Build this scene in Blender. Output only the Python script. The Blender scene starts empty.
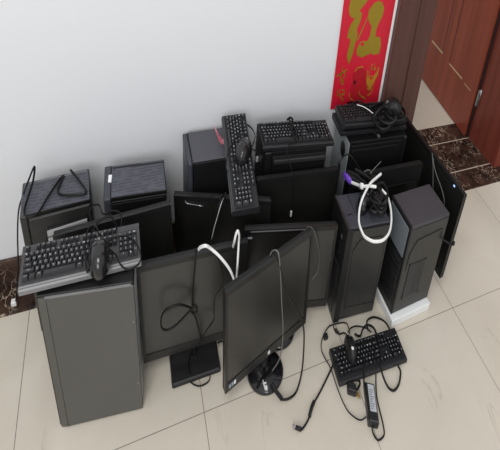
import bpy, bmesh, math, random
from mathutils import Vector, Matrix
random.seed(7)
C = bpy.context.scene.collection
S = (0.61023, 1.09088, 1.50221)          # metres of the survey -> metres of the scene
def W(v): return Vector((v[0]*S[0], v[1]*S[1], v[2]*S[2]))
pi = math.pi

# ------------------------------------------------------------------ materials
M = {}
def pbr(name, col, rough=0.5, metal=0.0, spec=0.5, bump=None, var=0.0, coat=0.0, emit=None):
    m = bpy.data.materials.new(name); m.use_nodes = True
    nt = m.node_tree; b = nt.nodes['Principled BSDF']
    b.inputs['Base Color'].default_value = (*col, 1); b.inputs['Roughness'].default_value = rough
    b.inputs['Metallic'].default_value = metal; b.inputs['Specular IOR Level'].default_value = spec
    b.inputs['Coat Weight'].default_value = coat
    if emit:
        b.inputs['Emission Color'].default_value = (*emit[0], 1); b.inputs['Emission Strength'].default_value = emit[1]
    tc = nt.nodes.new('ShaderNodeTexCoord')
    if bump:
        n = nt.nodes.new('ShaderNodeTexNoise'); n.inputs['Scale'].default_value = bump[0]; n.inputs['Detail'].default_value = 3
        nt.links.new(tc.outputs['Object'], n.inputs['Vector'])
        bp = nt.nodes.new('ShaderNodeBump'); bp.inputs['Strength'].default_value = bump[1]; bp.inputs['Distance'].default_value = 0.002
        nt.links.new(n.outputs['Fac'], bp.inputs['Height']); nt.links.new(bp.outputs['Normal'], b.inputs['Normal'])
    if var:
        n2 = nt.nodes.new('ShaderNodeTexNoise'); n2.inputs['Scale'].default_value = 9; n2.inputs['Detail'].default_value = 4
        nt.links.new(tc.outputs['Object'], n2.inputs['Vector'])
        mx = nt.nodes.new('ShaderNodeMapRange'); mx.inputs['To Min'].default_value = rough-var; mx.inputs['To Max'].default_value = rough+var
        nt.links.new(n2.outputs['Fac'], mx.inputs['Value']); nt.links.new(mx.outputs['Result'], b.inputs['Roughness'])
    M[name] = m
    return m
pbr('black_plastic', (.010,.010,.011), .42, spec=.4, bump=(260,.15))
pbr('black_gloss', (.008,.008,.009), .16, coat=.3)
pbr('bezel_plastic', (.011,.011,.011), .36, spec=.45)
pbr('back_plastic', (.009,.009,.0095), .5, spec=.35, bump=(200,.2))
pbr('panel_satin', (.055,.055,.050), .30, spec=.8, var=.03)
pbr('panel_black', (.009,.009,.009), .36, spec=.35, var=.03)
pbr('steel_black', (.006,.006,.006), .42, spec=.3, var=.05)
pbr('bezel_blue', (.045,.048,.062), .42)
pbr('keyboard_grey', (.055,.055,.058), .38)
pbr('keyboard_black', (.012,.012,.014), .42, spec=.4)
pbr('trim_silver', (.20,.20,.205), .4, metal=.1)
pbr('edge_grey', (.10,.10,.10), .4)
pbr('panel_mid', (.026,.026,.025), .34, spec=.5, var=.03)
pbr('edge_dark', (.02,.02,.02), .4)
pbr('mouse_gloss', (.012,.012,.013), .22, spec=.6)
pbr('key_dark', (.026,.026,.029), .42)
pbr('key_black', (.012,.012,.014), .45)
pbr('legend', (.50,.52,.55), .5)
pbr('legend_grey', (.16,.165,.18), .5)
pbr('cable_black', (.007,.007,.007), .5, spec=.3)
pbr('cable_white', (.80,.80,.78), .4)
pbr('cable_grey', (.16,.16,.15), .4)
pbr('steel', (.55,.56,.57), .32, metal=1)
pbr('galvanised', (.36,.39,.40), .42, metal=.15, bump=(60,.2), var=.1)
pbr('silver_slat', (.46,.46,.46), .42, metal=.1)
pbr('bay_panel', (.16,.18,.20), .4)
pbr('brass', (.7,.5,.2), .3, metal=1)
pbr('sticker', (.82,.83,.83), .55)
pbr('sticker_blue', (.30,.36,.42), .45)
pbr('label_paper', (.42,.44,.47), .5)
pbr('ink', (.05,.05,.06), .6)
pbr('purple', (.13,.045,.42), .4)
pbr('pink', (.80,.33,.40), .6)
pbr('foam', (.82,.83,.82), .75, bump=(240,.35))
pbr('poster_red', (.56,.006,.026), .5)
pbr('poster_paper', (.85,.83,.82), .6)
pbr('poster_gold', (.30,.21,.012), .36, metal=.25)
pbr('poster_gold_line', (.50,.22,.02), .42, metal=.2)
pbr('poster_crimson', (.40,.006,.014), .5)
pbr('poster_ink', (.05,.003,.006), .5)
pbr('wall_paint', (.725,.735,.757), .75, bump=(30,.05))
pbr('gap_rubber', (.03,.012,.012), .5)
pbr('inlay', (.75,.62,.42), .3, metal=.8)
pbr('led_blue', (.3,.5,.9), .3, emit=((.35,.6,1),1.2))
pbr('dot_white', (.8,.8,.8), .4)

def screen_mat():
    m = pbr('screen', (.0105,.0105,.0095), .33, spec=1.0)
    return m
screen_mat()

def vent_top(name, base, dark, sx, sy, rad, axis=None):
    m = pbr(name, base, .45); nt = m.node_tree; L = nt.links; b = nt.nodes['Principled BSDF']
    tc = nt.nodes.new('ShaderNodeTexCoord'); sp = nt.nodes.new('ShaderNodeSeparateXYZ'); L.new(tc.outputs['Object'], sp.inputs[0])
    def mth(op, a, v=None):
        n = nt.nodes.new('ShaderNodeMath'); n.operation = op
        for i, q in enumerate((a, v)):
            if q is None: continue
            if isinstance(q, (int, float)): n.inputs[i].default_value = q
            else: L.new(q, n.inputs[i])
        return n.outputs[0]
    fx = mth('ABSOLUTE', mth('SUBTRACT', mth('FRACT', mth('MULTIPLY', sp.outputs[0], sx)), .5))
    fy = mth('ABSOLUTE', mth('SUBTRACT', mth('FRACT', mth('MULTIPLY', sp.outputs[1], sy)), .5))
    if axis == 'ribs':
        hole = mth('LESS_THAN', fy, rad)
    else:
        hole = mth('MULTIPLY', mth('LESS_THAN', fx, rad), mth('LESS_THAN', fy, rad))
        ns = nt.nodes.new('ShaderNodeTexNoise'); ns.inputs['Scale'].default_value = 55; L.new(tc.outputs['Object'], ns.inputs['Vector'])
        hole = mth('MULTIPLY', hole, mth('GREATER_THAN', ns.outputs['Fac'], .44))
    mx = nt.nodes.new('ShaderNodeMix'); mx.data_type = 'RGBA'
    mx.inputs[6].default_value = (*base, 1); mx.inputs[7].default_value = (*dark, 1)
    L.new(hole, mx.inputs[0]); L.new(mx.outputs[2], b.inputs['Base Color'])
    bp = nt.nodes.new('ShaderNodeBump'); bp.inputs['Strength'].default_value = .4; bp.inputs['Distance'].default_value = .003; bp.invert = True
    L.new(hole, bp.inputs['Height']); L.new(bp.outputs['Normal'], b.inputs['Normal'])
vent_top('perforated_top', (.082,.084,.104), (.030,.031,.040), 210, 66, .30)
vent_top('plain_top', (.070,.070,.084), (.060,.060,.07), 60, 60, .1)
vent_top('ribbed_top', (.056,.052,.060), (.036,.034,.038), 60, 70, .12, 'ribs')
vent_top('mid_top', (.050,.052,.068), (.025,.026,.034), 190, 110, .25)
vent_top('mesh_black', (.020,.021,.024), (.003,.003,.003), 200, 200, .3)

def floor_mat():
    m = pbr('floor_tiles', (.6,.57,.5), .28); nt = m.node_tree; L = nt.links; b = nt.nodes['Principled BSDF']
    tc = nt.nodes.new('ShaderNodeTexCoord'); mp = nt.nodes.new('ShaderNodeMapping'); mp.inputs['Scale'].default_value = (1/S[0], 1/S[1], 1)
    L.new(tc.outputs['Object'], mp.inputs[0])
    sp = nt.nodes.new('ShaderNodeSeparateXYZ'); L.new(mp.outputs[0], sp.inputs[0])
    def mth(op, a, v=None):
        n = nt.nodes.new('ShaderNodeMath'); n.operation = op
        for i, q in enumerate((a, v)):
            if q is None: continue
            if isinstance(q, (int, float)): n.inputs[i].default_value = q
            else: L.new(q, n.inputs[i])
        return n.outputs[0]
    def line(out, off, T, wd):
        t = mth('FRACT', mth('ADD', mth('DIVIDE', mth('SUBTRACT', out, off), T), 10.5))
        return mth('LESS_THAN', mth('ABSOLUTE', mth('SUBTRACT', t, .5)), wd/T)
    gx = line(sp.outputs[0], -.5518, .8, .0017); gy = line(sp.outputs[1], 1.0378, .8, .0014)
    g = mth('MULTIPLY', mth('MAXIMUM', gx, gy), mth('LESS_THAN', sp.outputs[1], 2.0))
    n1 = nt.nodes.new('ShaderNodeTexNoise'); n1.inputs['Scale'].default_value = 1.6; n1.inputs['Detail'].default_value = 6; n1.inputs['Distortion'].default_value = 1.2
    L.new(mp.outputs[0], n1.inputs['Vector'])
    r1 = nt.nodes.new('ShaderNodeValToRGB'); r1.color_ramp.elements[0].position = .3; r1.color_ramp.elements[1].position = .72
    r1.color_ramp.elements[0].color = (.568,.512,.428,1); r1.color_ramp.elements[1].color = (.658,.603,.515,1)
    L.new(n1.outputs['Fac'], r1.inputs['Fac'])
    # fine wandering veins
    mp2 = nt.nodes.new('ShaderNodeMapping'); mp2.inputs['Rotation'].default_value = (0,0,.7); mp2.inputs['Scale'].default_value = (1/S[0]*1.5, 1/S[1]*.45, 1)
    L.new(tc.outputs['Object'], mp2.inputs[0])
    n2 = nt.nodes.new('ShaderNodeTexNoise'); n2.inputs['Scale'].default_value = 2.7; n2.inputs['Detail'].default_value = 5; n2.inputs['Distortion'].default_value = .6
    L.new(mp2.outputs[0], n2.inputs['Vector'])
    v = mth('ABSOLUTE', mth('SUBTRACT', n2.outputs['Fac'], .5))
    vr = nt.nodes.new('ShaderNodeMapRange'); vr.inputs['From Min'].default_value = 0; vr.inputs['From Max'].default_value = .0055; vr.inputs['To Min'].default_value = 1; vr.inputs['To Max'].default_value = 0
    L.new(v, vr.inputs['Value'])
    n3 = nt.nodes.new('ShaderNodeTexNoise'); n3.inputs['Scale'].default_value = 3.3; L.new(mp.outputs[0], n3.inputs['Vector'])
    gate = nt.nodes.new('ShaderNodeMapRange'); gate.inputs['From Min'].default_value = .50; gate.inputs['From Max'].default_value = .62
    L.new(n3.outputs['Fac'], gate.inputs['Value'])
    vf = mth('MULTIPLY', mth('MULTIPLY', vr.outputs['Result'], gate.outputs['Result']), .42)
    m1 = nt.nodes.new('ShaderNodeMix'); m1.data_type = 'RGBA'; m1.inputs[7].default_value = (.36,.30,.22,1)
    L.new(vf, m1.inputs[0]); L.new(r1.outputs['Color'], m1.inputs[6])
    m2 = nt.nodes.new('ShaderNodeMix'); m2.data_type = 'RGBA'; m2.inputs[7].default_value = (.20,.17,.145,1)
    L.new(g, m2.inputs[0]); L.new(m1.outputs[2], m2.inputs[6]); L.new(m2.outputs[2], b.inputs['Base Color'])
floor_mat()

def marble_mat():
    m = pbr('dark_marble', (.03,.02,.015), .16); nt = m.node_tree; L = nt.links; b = nt.nodes['Principled BSDF']
    tc = nt.nodes.new('ShaderNodeTexCoord'); mp = nt.nodes.new('ShaderNodeMapping'); mp.inputs['Scale'].default_value = (1/S[0], 1/S[1], 1/S[2])
    L.new(tc.outputs['Object'], mp.inputs[0])
    n1 = nt.nodes.new('ShaderNodeTexNoise'); n1.inputs['Scale'].default_value = 9; n1.inputs['Detail'].default_value = 8; n1.inputs['Roughness'].default_value = .7
    L.new(mp.outputs[0], n1.inputs['Vector'])
    r = nt.nodes.new('ShaderNodeValToRGB'); r.color_ramp.elements[0].position = .35; r.color_ramp.elements[0].color = (.007,.0045,.004,1)
    r.color_ramp.elements[1].position = .72; r.color_ramp.elements[1].color = (.095,.048,.033,1)
    L.new(n1.outputs['Fac'], r.inputs['Fac'])
    dn = nt.nodes.new('ShaderNodeTexNoise'); dn.inputs['Scale'].default_value = 6; dn.inputs['Detail'].default_value = 5; L.new(mp.outputs[0], dn.inputs['Vector'])
    ad = nt.nodes.new('ShaderNodeMix'); ad.data_type = 'RGBA'; ad.blend_type = 'LINEAR_LIGHT'; ad.inputs[0].default_value = .22
    L.new(mp.outputs[0], ad.inputs[6]); L.new(dn.outputs['Color'], ad.inputs[7])
    vo = nt.nodes.new('ShaderNodeTexVoronoi'); vo.feature = 'DISTANCE_TO_EDGE'; vo.inputs['Scale'].default_value = 13
    L.new(ad.outputs[2], vo.inputs['Vector'])
    mr = nt.nodes.new('ShaderNodeMapRange'); mr.inputs['From Min'].default_value = .006; mr.inputs['From Max'].default_value = .045; mr.inputs['To Min'].default_value = 1; mr.inputs['To Max'].default_value = 0
    L.new(vo.outputs['Distance'], mr.inputs['Value'])
    n4 = nt.nodes.new('ShaderNodeTexNoise'); n4.inputs['Scale'].default_value = 8; L.new(mp.outputs[0], n4.inputs['Vector'])
    g = nt.nodes.new('ShaderNodeMapRange'); g.inputs['From Min'].default_value = .44; g.inputs['From Max'].default_value = .66; L.new(n4.outputs['Fac'], g.inputs['Value'])
    mu = nt.nodes.new('ShaderNodeMath'); mu.operation = 'MULTIPLY'; L.new(mr.outputs['Result'], mu.inputs[0]); L.new(g.outputs['Result'], mu.inputs[1])
    mx = nt.nodes.new('ShaderNodeMix'); mx.data_type = 'RGBA'; mx.inputs[7].default_value = (.55,.45,.35,1)
    L.new(mu.outputs[0], mx.inputs[0]); L.new(r.outputs['Color'], mx.inputs[6]); L.new(mx.outputs[2], b.inputs['Base Color'])
marble_mat()
pbr('grout_cream', (.62,.52,.42), .6)

def wood_mat(name, c0, c1, rough=.32):
    m = pbr(name, c0, rough, spec=.3); nt = m.node_tree; L = nt.links; b = nt.nodes['Principled BSDF']
    tc = nt.nodes.new('ShaderNodeTexCoord'); mp = nt.nodes.new('ShaderNodeMapping'); mp.inputs['Scale'].default_value = (26,18,.5)
    L.new(tc.outputs['Object'], mp.inputs[0])
    n = nt.nodes.new('ShaderNodeTexNoise'); n.inputs['Scale'].default_value = 1.6; n.inputs['Detail'].default_value = 6; L.new(mp.outputs[0], n.inputs['Vector'])
    r = nt.nodes.new('ShaderNodeValToRGB'); r.color_ramp.elements[0].position = .3; r.color_ramp.elements[0].color = (*c0,1)
    r.color_ramp.elements[1].position = .75; r.color_ramp.elements[1].color = (*c1,1)
    L.new(n.outputs['Fac'], r.inputs['Fac']); L.new(r.outputs['Color'], b.inputs['Base Color'])
wood_mat('wood_door', (.235,.046,.024), (.39,.082,.047))
wood_mat('wood_casing', (.075,.030,.024), (.105,.045,.035))
wood_mat('wood_jamb', (.175,.036,.023), (.25,.060,.038))

# ------------------------------------------------------------------ mesh builder
def frame_mat(p):
    """p = (x, y, z, yaw, tilt, roll) in survey metres"""
    R = Matrix.Rotation(p[3],3,'Z') @ Matrix.Rotation(p[4],3,'X') @ Matrix.Rotation(p[5],3,'Y')
    return R, Vector(p[:3])
class MB:
    def __init__(s): s.bm = bmesh.new(); s.mi = 0
    def _tag(s, before, smooth=False):
        for f in s.bm.faces:
            if f not in before: f.material_index = s.mi; f.smooth = smooth
    def box(s, x0, x1, y0, y1, z0, z1, bev=0, seg=2, smooth=False, edges=None):
        before = set(s.bm.faces)
        vs = [s.bm.verts.new((x,y,z)) for z in (z0,z1) for y in (y0,y1) for x in (x0,x1)]
        F = [(0,2,3,1),(4,5,7,6),(0,1,5,4),(2,6,7,3),(0,4,6,2),(1,3,7,5)]
        fs = [s.bm.faces.new([vs[i] for i in f]) for f in F]
        if bev:
            ed = set(e for f in fs for e in f.edges)
            if edges:
                def ax(e):
                    d = e.verts[0].co - e.verts[1].co
                    return max(range(3), key=lambda i: abs(d[i]))
                ed = [e for e in ed if ax(e) in edges]
            bmesh.ops.bevel(s.bm, geom=list(ed), offset=bev, segments=seg, affect='EDGES', profile=.5)
        s._tag(before, smooth); return s
    def prism(s, poly, axis, a0, a1, inset=0):
        """poly in the two other axes (x,z for axis y; x,y for axis z; y,z for axis x)"""
        before = set(s.bm.faces)
        def pt(u, v, a): return {'y': (u,a,v), 'z': (u,v,a), 'x': (a,u,v)}[axis]
        A = [s.bm.verts.new(pt(u,v,a0)) for u,v in poly]; B = [s.bm.verts.new(pt(u,v,a1)) for u,v in poly]
        n = len(poly)
        fs = [s.bm.faces.new(A), s.bm.faces.new(B[::-1])]
        for i in range(n): fs.append(s.bm.faces.new((A[i], B[i], B[(i+1)%n], A[(i+1)%n])))
        for f in fs: f.normal_update()
        bmesh.ops.triangulate(s.bm, faces=[f for f in fs[:2] if len(f.verts) > 4], ngon_method='EAR_CLIP')
        bmesh.ops.recalc_face_normals(s.bm, faces=[f for f in s.bm.faces if f not in before])
        s._tag(before); return s
    def ring(s, outer, inner, axis, a0, a1):
        before = set(s.bm.faces)
        def pt(u, v, a): return {'y': (u,a,v), 'z': (u,v,a), 'x': (a,u,v)}[axis]
        n = len(outer); V = {}
        for k, (pl, a) in enumerate(((outer,a0),(inner,a0),(outer,a1),(inner,a1))): V[k] = [s.bm.verts.new(pt(u,v,a)) for u,v in pl]
        for i in range(n):
            j = (i+1)%n
            for a, b in ((0,1),(1,3),(3,2),(2,0)): s.bm.faces.new((V[a][i],V[a][j],V[b][j],V[b][i]))
        bmesh.ops.recalc_face_normals(s.bm, faces=[f for f in s.bm.faces if f not in before])
        s._tag(before); return s
    def ridge(s, pts, w, axis, a0, a1, closed=True):
        n = len(pts); segs = n if closed else n-1
        for i in range(segs):
            p, q = Vector(pts[i]), Vector(pts[(i+1)%n]); d = (q-p).normalized(); nn = Vector((-d.y, d.x))*w/2; e = d*w*.45
            s.prism([tuple(p-e+nn), tuple(q+e+nn), tuple(q+e-nn), tuple(p-e-nn)], axis, a0, a1)
        return s
    def tube(s, pts, r, seg=8, smooth_n=5, closed=False, flat=1.0):
        before = set(s.bm.faces)
        P_ = [Vector(p) for p in pts]
        if smooth_n > 1 and len(P_) > 2:
            out = []; n = len(P_); N = n if closed else n-1
            for i in range(N):
                if closed: p0,p1,p2,p3 = P_[(i-1)%n],P_[i],P_[(i+1)%n],P_[(i+2)%n]
                else: p0,p1,p2,p3 = P_[max(i-1,0)],P_[i],P_[i+1],P_[min(i+2,n-1)]
                for k in range(smooth_n):
                    t = k/smooth_n
                    out.append(.5*((2*p1)+(p2-p0)*t+(2*p0-5*p1+4*p2-p3)*t*t+(3*p1-p0-3*p2+p3)*t**3))
            if not closed: out.append(P_[-1])
            P_ = out
        rings = []; n = len(P_); up = None
        for i, p in enumerate(P_):
            if closed: t = P_[(i+1)%n]-P_[i-1]
            else: t = P_[min(i+1,n-1)]-P_[max(i-1,0)]
            if t.length < 1e-7: t = Vector((0,0,1))
            t.normalize()
            if up is None:
                up = Vector((0,0,1)) if abs(t.z) < .9 else Vector((1,0,0))
            up = (up - t*up.dot(t))
            if up.length < 1e-5: up = t.orthogonal()
            up.normalize(); sd = t.cross(up)
            rr = r[min(int(i/max(n-1,1)*len(r)),len(r)-1)] if isinstance(r,(list,tuple)) else r
            rings.append([s.bm.verts.new(p + sd*math.cos(a)*rr + up*math.sin(a)*rr*flat) for a in [2*pi*k/seg for k in range(seg)]])
        for i in range(n if closed else n-1):
            A, B = rings[i], rings[(i+1)%n]
            for k in range(seg): s.bm.faces.new((A[k],A[(k+1)%seg],B[(k+1)%seg],B[k]))
        if not closed: s.bm.faces.new(rings[0][::-1]); s.bm.faces.new(rings[-1])
        s._tag(before, True); return s
    def lathe(s, prof, cx, cy, seg=40, sx=1, sy=1):
        before = set(s.bm.faces); rings = []
        for r, z in prof: rings.append([s.bm.verts.new((cx+r*sx*math.cos(2*pi*k/seg), cy+r*sy*math.sin(2*pi*k/seg), z)) for k in range(seg)])
        for A, B in zip(rings, rings[1:]):
            for k in range(seg): s.bm.faces.new((A[k],A[(k+1)%seg],B[(k+1)%seg],B[k]))
        s.bm.faces.new(rings[0][::-1]); s.bm.faces.new(rings[-1])
        s._tag(before, True); return s
    def frustum(s, x0, x1, y0, y1, z0, z1, ins, ins_back=None):
        before = set(s.bm.faces); ib = ins if ins_back is None else ins_back
        A = [s.bm.verts.new(p) for p in ((x0,y0,z0),(x1,y0,z0),(x1,y1,z0),(x0,y1,z0))]
        B = [s.bm.verts.new(p) for p in ((x0+ins,y0+ins,z1),(x1-ins,y0+ins,z1),(x1-ins,y1-ib,z1),(x0+ins,y1-ib,z1))]
        s.bm.faces.new(B)
        for i in range(4): s.bm.faces.new((A[i],A[(i+1)%4],B[(i+1)%4],B[i]))
        s._tag(before); return s
    def poly_text(s, ch, cx, cy, z, h, flipy=False, plane='z', fit=None):
        vs, fs, w, hh = glyph(ch)
        k = h/hh
        if fit and w*k > fit: k = fit/w
        bv = []
        for x, y in vs:
            a, b = (x-w/2)*k, (y-hh/2)*k
            bv.append(s.bm.verts.new({'z': (cx+a, cy+b, z), 'y': (cx+a, z, cy+b)}[plane]))
        for f in fs:
            try: fc = s.bm.faces.new([bv[i] for i in f]); fc.material_index = s.mi
            except ValueError: pass
        return s
    def build(s, name, mats, parent=None, fr=None):
        """survey frame -> world -> scene units; one linked mesh object"""
        bm = s.bm
        if fr is not None:
            R, T = frame_mat(fr)
            for v in bm.verts: v.co = R @ v.co + T
        base = Vector(parent['_b']) if parent is not None else Vector((0,0,0))
        if parent is None: base = s.origin if hasattr(s,'origin') else base
        for v in bm.verts: v.co = W(v.co) - W(base)
        bm.normal_update()
        me = bpy.data.meshes.new(name); bm.to_mesh(me); bm.free()
        for m in (mats if isinstance(mats,(list,tuple)) else [mats]): me.materials.append(M[m])
        o = bpy.data.objects.new(name, me); C.objects.link(o)
        if parent is not None: o.parent = ROOT[parent['_id']]
        else: o.location = W(base)
        return o
GL = {}
def glyph(ch):
    if ch in GL: return GL[ch]
    cu = bpy.data.curves.new('glyph','FONT'); cu.body = ch; cu.size = 1; cu.resolution_u = 1; cu.fill_mode = 'FRONT'
    ob = bpy.data.objects.new('glyph', cu); C.objects.link(ob)
    dg = bpy.context.evaluated_depsgraph_get(); dg.update()
    me = ob.evaluated_get(dg).to_mesh()
    vs = [(v.co.x, v.co.y) for v in me.vertices]; fs = [tuple(p.vertices) for p in me.polygons]
    ob.evaluated_get(dg).to_mesh_clear(); bpy.data.objects.remove(ob); bpy.data.curves.remove(cu)
    x0 = min(v[0] for v in vs); y0 = min(v[1] for v in vs); w = max(v[0] for v in vs)-x0; h = max(v[1] for v in vs)-y0
    GL[ch] = ([(x-x0,y-y0) for x,y in vs], fs, w, h); return GL[ch]
ROOT = []
def thing(name, base, label, cat, group=None):
    o = bpy.data.objects.new(name, None); C.objects.link(o); o.location = W(base); o.empty_display_size = .05
    o['label'] = label; o['category'] = cat
    if group: o['group'] = group
    ROOT.append(o); return {'_b': tuple(base), '_id': len(ROOT)-1, 'o': o}
def sub(obj, parent_thing, child):
    """hang a part under another part (sub-part)"""
    child.parent = obj
def tag(o, label, cat, group=None):
    o['label'] = label; o['category'] = cat
    if group: o['group'] = group
    return o
def structure(name, mb, mat):
    o = mb.build(name, mat); o['kind'] = 'structure'; return o
def shade(o, ang=.6):
    for p in o.data.polygons: p.use_smooth = True
    try: o.data.set_sharp_from_angle(angle=ang)
    except Exception: pass
    return o
P = {}; Q = {}
P['t1_cable'] = [(-0.618, 1.63, 0.008), (-0.596, 1.63, 0.065), (-0.553, 1.58, 0.184), (-0.533, 1.58, 0.267), (-0.512, 1.58, 0.333), (-0.491, 1.59, 0.364), (-0.457, 1.59, 0.406), (-0.427, 1.61, 0.433), (-0.439, 1.6, 0.4), (-0.46, 1.545, 0.385), (-0.467, 1.507, 0.381), (-0.457, 1.485, 0.381), (-0.436, 1.478, 0.381), (-0.411, 1.488, 0.381), (-0.381, 1.544, 0.381), (-0.345, 1.603, 0.381), (-0.319, 1.633, 0.381), (-0.332, 1.596, 0.381), (-0.338, 1.566, 0.381), (-0.324, 1.548, 0.381), (-0.277, 1.537, 0.381), (-0.225, 1.532, 0.381), (-0.219, 1.548, 0.381), (-0.25, 1.599, 0.381), (-0.288, 1.642, 0.388)]
P['fl_mouse_cable'] = [(-0.148, 1.245, 0.452), (-0.154, 1.269, 0.462), (-0.178, 1.29, 0.455), (-0.196, 1.258, 0.455), (-0.198, 1.206, 0.446), (-0.191, 1.151, 0.446), (-0.174, 1.178, 0.446), (-0.133, 1.231, 0.45), (-0.111, 1.23, 0.45), (-0.084, 1.238, 0.45), (-0.043, 1.233, 0.45), (-0.008, 1.201, 0.45), (0.008, 1.155, 0.45), (-0.005, 1.128, 0.45), (-0.043, 1.122, 0.45), (-0.068, 1.14, 0.45), (-0.085, 1.175, 0.45), (-0.111, 1.202, 0.45)]
P['fl_kb_cable'] = [(-0.081, 1.293, 0.43), (-0.09, 1.301, 0.45), (-0.112, 1.305, 0.46), (-0.148, 1.302, 0.455), (-0.175, 1.275, 0.45), (-0.186, 1.245, 0.448)]
P['fl_loop'] = [(-0.066, 1.338, 0.4), (-0.064, 1.375, 0.41), (-0.1, 1.38, 0.42), (-0.137, 1.375, 0.42), (-0.155, 1.429, 0.41), (-0.184, 1.459, 0.39), (-0.2, 1.458, 0.37), (-0.188, 1.42, 0.36), (-0.169, 1.313, 0.42)]
P['v_mouse_cable'] = [(0.592, 1.516, 0.458), (0.611, 1.511, 0.45), (0.643, 1.562, 0.45), (0.643, 1.597, 0.45), (0.63, 1.626, 0.448), (0.605, 1.642, 0.448), (0.559, 1.574, 0.46), (0.479, 1.51, 0.45), (0.442, 1.434, 0.45), (0.447, 1.412, 0.445)]
P['v_plug'] = [(0.645, 1.6, 0.385), (0.671, 1.6, 0.372), (0.678, 1.6, 0.347)]
P['k4_bundle'] = [(0.853, 1.601, 0.464), (0.878, 1.613, 0.464), (0.889, 1.596, 0.464), (0.872, 1.58, 0.464), (0.874, 1.549, 0.464), (0.874, 1.513, 0.464), (0.857, 1.484, 0.464), (0.853, 1.516, 0.464), (0.865, 1.556, 0.464), (0.861, 1.591, 0.464)]
P['k5_cable1'] = [(1.299, 1.611, 0.482), (1.353, 1.625, 0.482), (1.391, 1.592, 0.482), (1.415, 1.54, 0.482), (1.427, 1.494, 0.484), (1.382, 1.462, 0.484), (1.382, 1.514, 0.484), (1.439, 1.553, 0.484), (1.502, 1.566, 0.484)]
P['k5_cable2'] = [(1.394, 1.509, 0.482), (1.381, 1.459, 0.482), (1.419, 1.458, 0.455), (1.457, 1.459, 0.455), (1.522, 1.495, 0.455), (1.524, 1.482, 0.483), (1.541, 1.535, 0.483)]
P['k5_plugcable'] = [(1.341, 1.494, 0.456), (1.36, 1.469, 0.456), (1.384, 1.44, 0.456)]
P['mid_purple'] = [(1.153, 1.337, 0.376), (1.133, 1.387, 0.376)]
P['mid_tip'] = [(1.24, 1.233, 0.372), (1.247, 1.214, 0.372), (1.254, 1.195, 0.372)]
P['mid_arc'] = [(1.115, 1.405, 0.3), (1.114, 1.416, 0.34), (1.127, 1.435, 0.38), (1.155, 1.441, 0.4), (1.203, 1.45, 0.4), (1.228, 1.419, 0.39), (1.241, 1.354, 0.39), (1.281, 1.346, 0.38), (1.307, 1.352, 0.38)]
P['mid_wire'] = [(1.281, 1.341, 0.39), (1.334, 1.366, 0.39), (1.397, 1.393, 0.39)]
P['mid_ring'] = [(1.257, 1.364, 0.385), (1.289, 1.37, 0.385), (1.304, 1.351, 0.385), (1.284, 1.332, 0.385)]
P['kf_thick'] = [(1.134, 1.081, 0.012), (1.141, 1.05, 0.034), (1.169, 1.066, 0.04), (1.21, 1.075, 0.038), (1.239, 1.046, 0.038), (1.221, 0.972, 0.036), (1.189, 0.919, 0.036), (1.192, 0.895, 0.02), (1.207, 0.864, 0.006), (1.232, 0.845, 0.006), (1.275, 0.857, 0.006), (1.313, 0.891, 0.006), (1.312, 0.913, 0.008)]
P['kf_arc'] = [(1.2, 1.058, 0.036), (1.222, 1.097, 0.03), (1.291, 1.116, 0.012), (1.346, 1.09, 0.008), (1.358, 1.056, 0.008), (1.353, 1.032, 0.012)]
P['kf_arc2'] = [(1.079, 1.08, 0.035), (1.11, 1.095, 0.03), (1.158, 1.101, 0.02), (1.207, 1.081, 0.02), (1.236, 1.067, 0.01)]
P['kf_thin'] = [(1.086, 1.07, 0.035), (1.115, 1.113, 0.006), (1.111, 1.14, 0.006), (1.056, 1.151, 0.006), (0.995, 1.149, 0.006), (0.935, 1.112, 0.006), (0.913, 1.07, 0.006), (0.931, 1.001, 0.006), (0.931, 0.925, 0.006), (0.941, 0.861, 0.006), (0.963, 0.829, 0.006), (0.994, 0.808, 0.006), (1.028, 0.809, 0.006)]
P['kf_bead'] = [(1.029, 1.151, 0.006), (1.028, 1.126, 0.006), (1.045, 1.109, 0.006), (1.066, 1.095, 0.02), (1.071, 1.067, 0.034)]
P['usb_cable'] = [(0.974, 1.013, 0.034), (0.944, 1.007, 0.02), (0.936, 1.003, 0.006), (0.85, 0.953, 0.006), (0.77, 0.911, 0.006), (0.748, 0.89, 0.006), (0.716, 0.871, 0.006), (0.684, 0.861, 0.006), (0.666, 0.869, 0.006), (0.654, 0.878, 0.006)]
P['adapter_top'] = [(1.071, 0.894, 0.012), (1.087, 0.919, 0.012), (1.092, 0.934, 0.03), (1.113, 0.966, 0.03)]
P['adapter_bot'] = [(1.037, 0.772, 0.012), (1.034, 0.756, 0.006), (1.046, 0.731, 0.006), (1.086, 0.735, 0.006), (1.102, 0.766, 0.006), (1.111, 0.803, 0.006), (1.123, 0.847, 0.006), (1.147, 0.89, 0.006), (1.164, 0.917, 0.012)]
P['kf_plugs'] = [(0.997, 0.946, 0.012), (1.008, 0.914, 0.012), (1.022, 0.896, 0.012), (1.055, 0.909, 0.012), (1.053, 0.924, 0.012), (1.02, 0.932, 0.012), (1.008, 0.893, 0.012)]
P['m4_cable1'] = [(0.245, 1.217, 0.375), (0.237, 1.19, 0.362), (0.228, 1.19, 0.293), (0.223, 1.19, 0.219), (0.244, 1.19, 0.166), (0.26, 1.17, 0.114), (0.262, 1.227, 0.04), (0.248, 1.235, 0.02), (0.214, 1.22, 0.018), (0.202, 1.181, 0.018), (0.208, 1.158, 0.018)]
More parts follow.
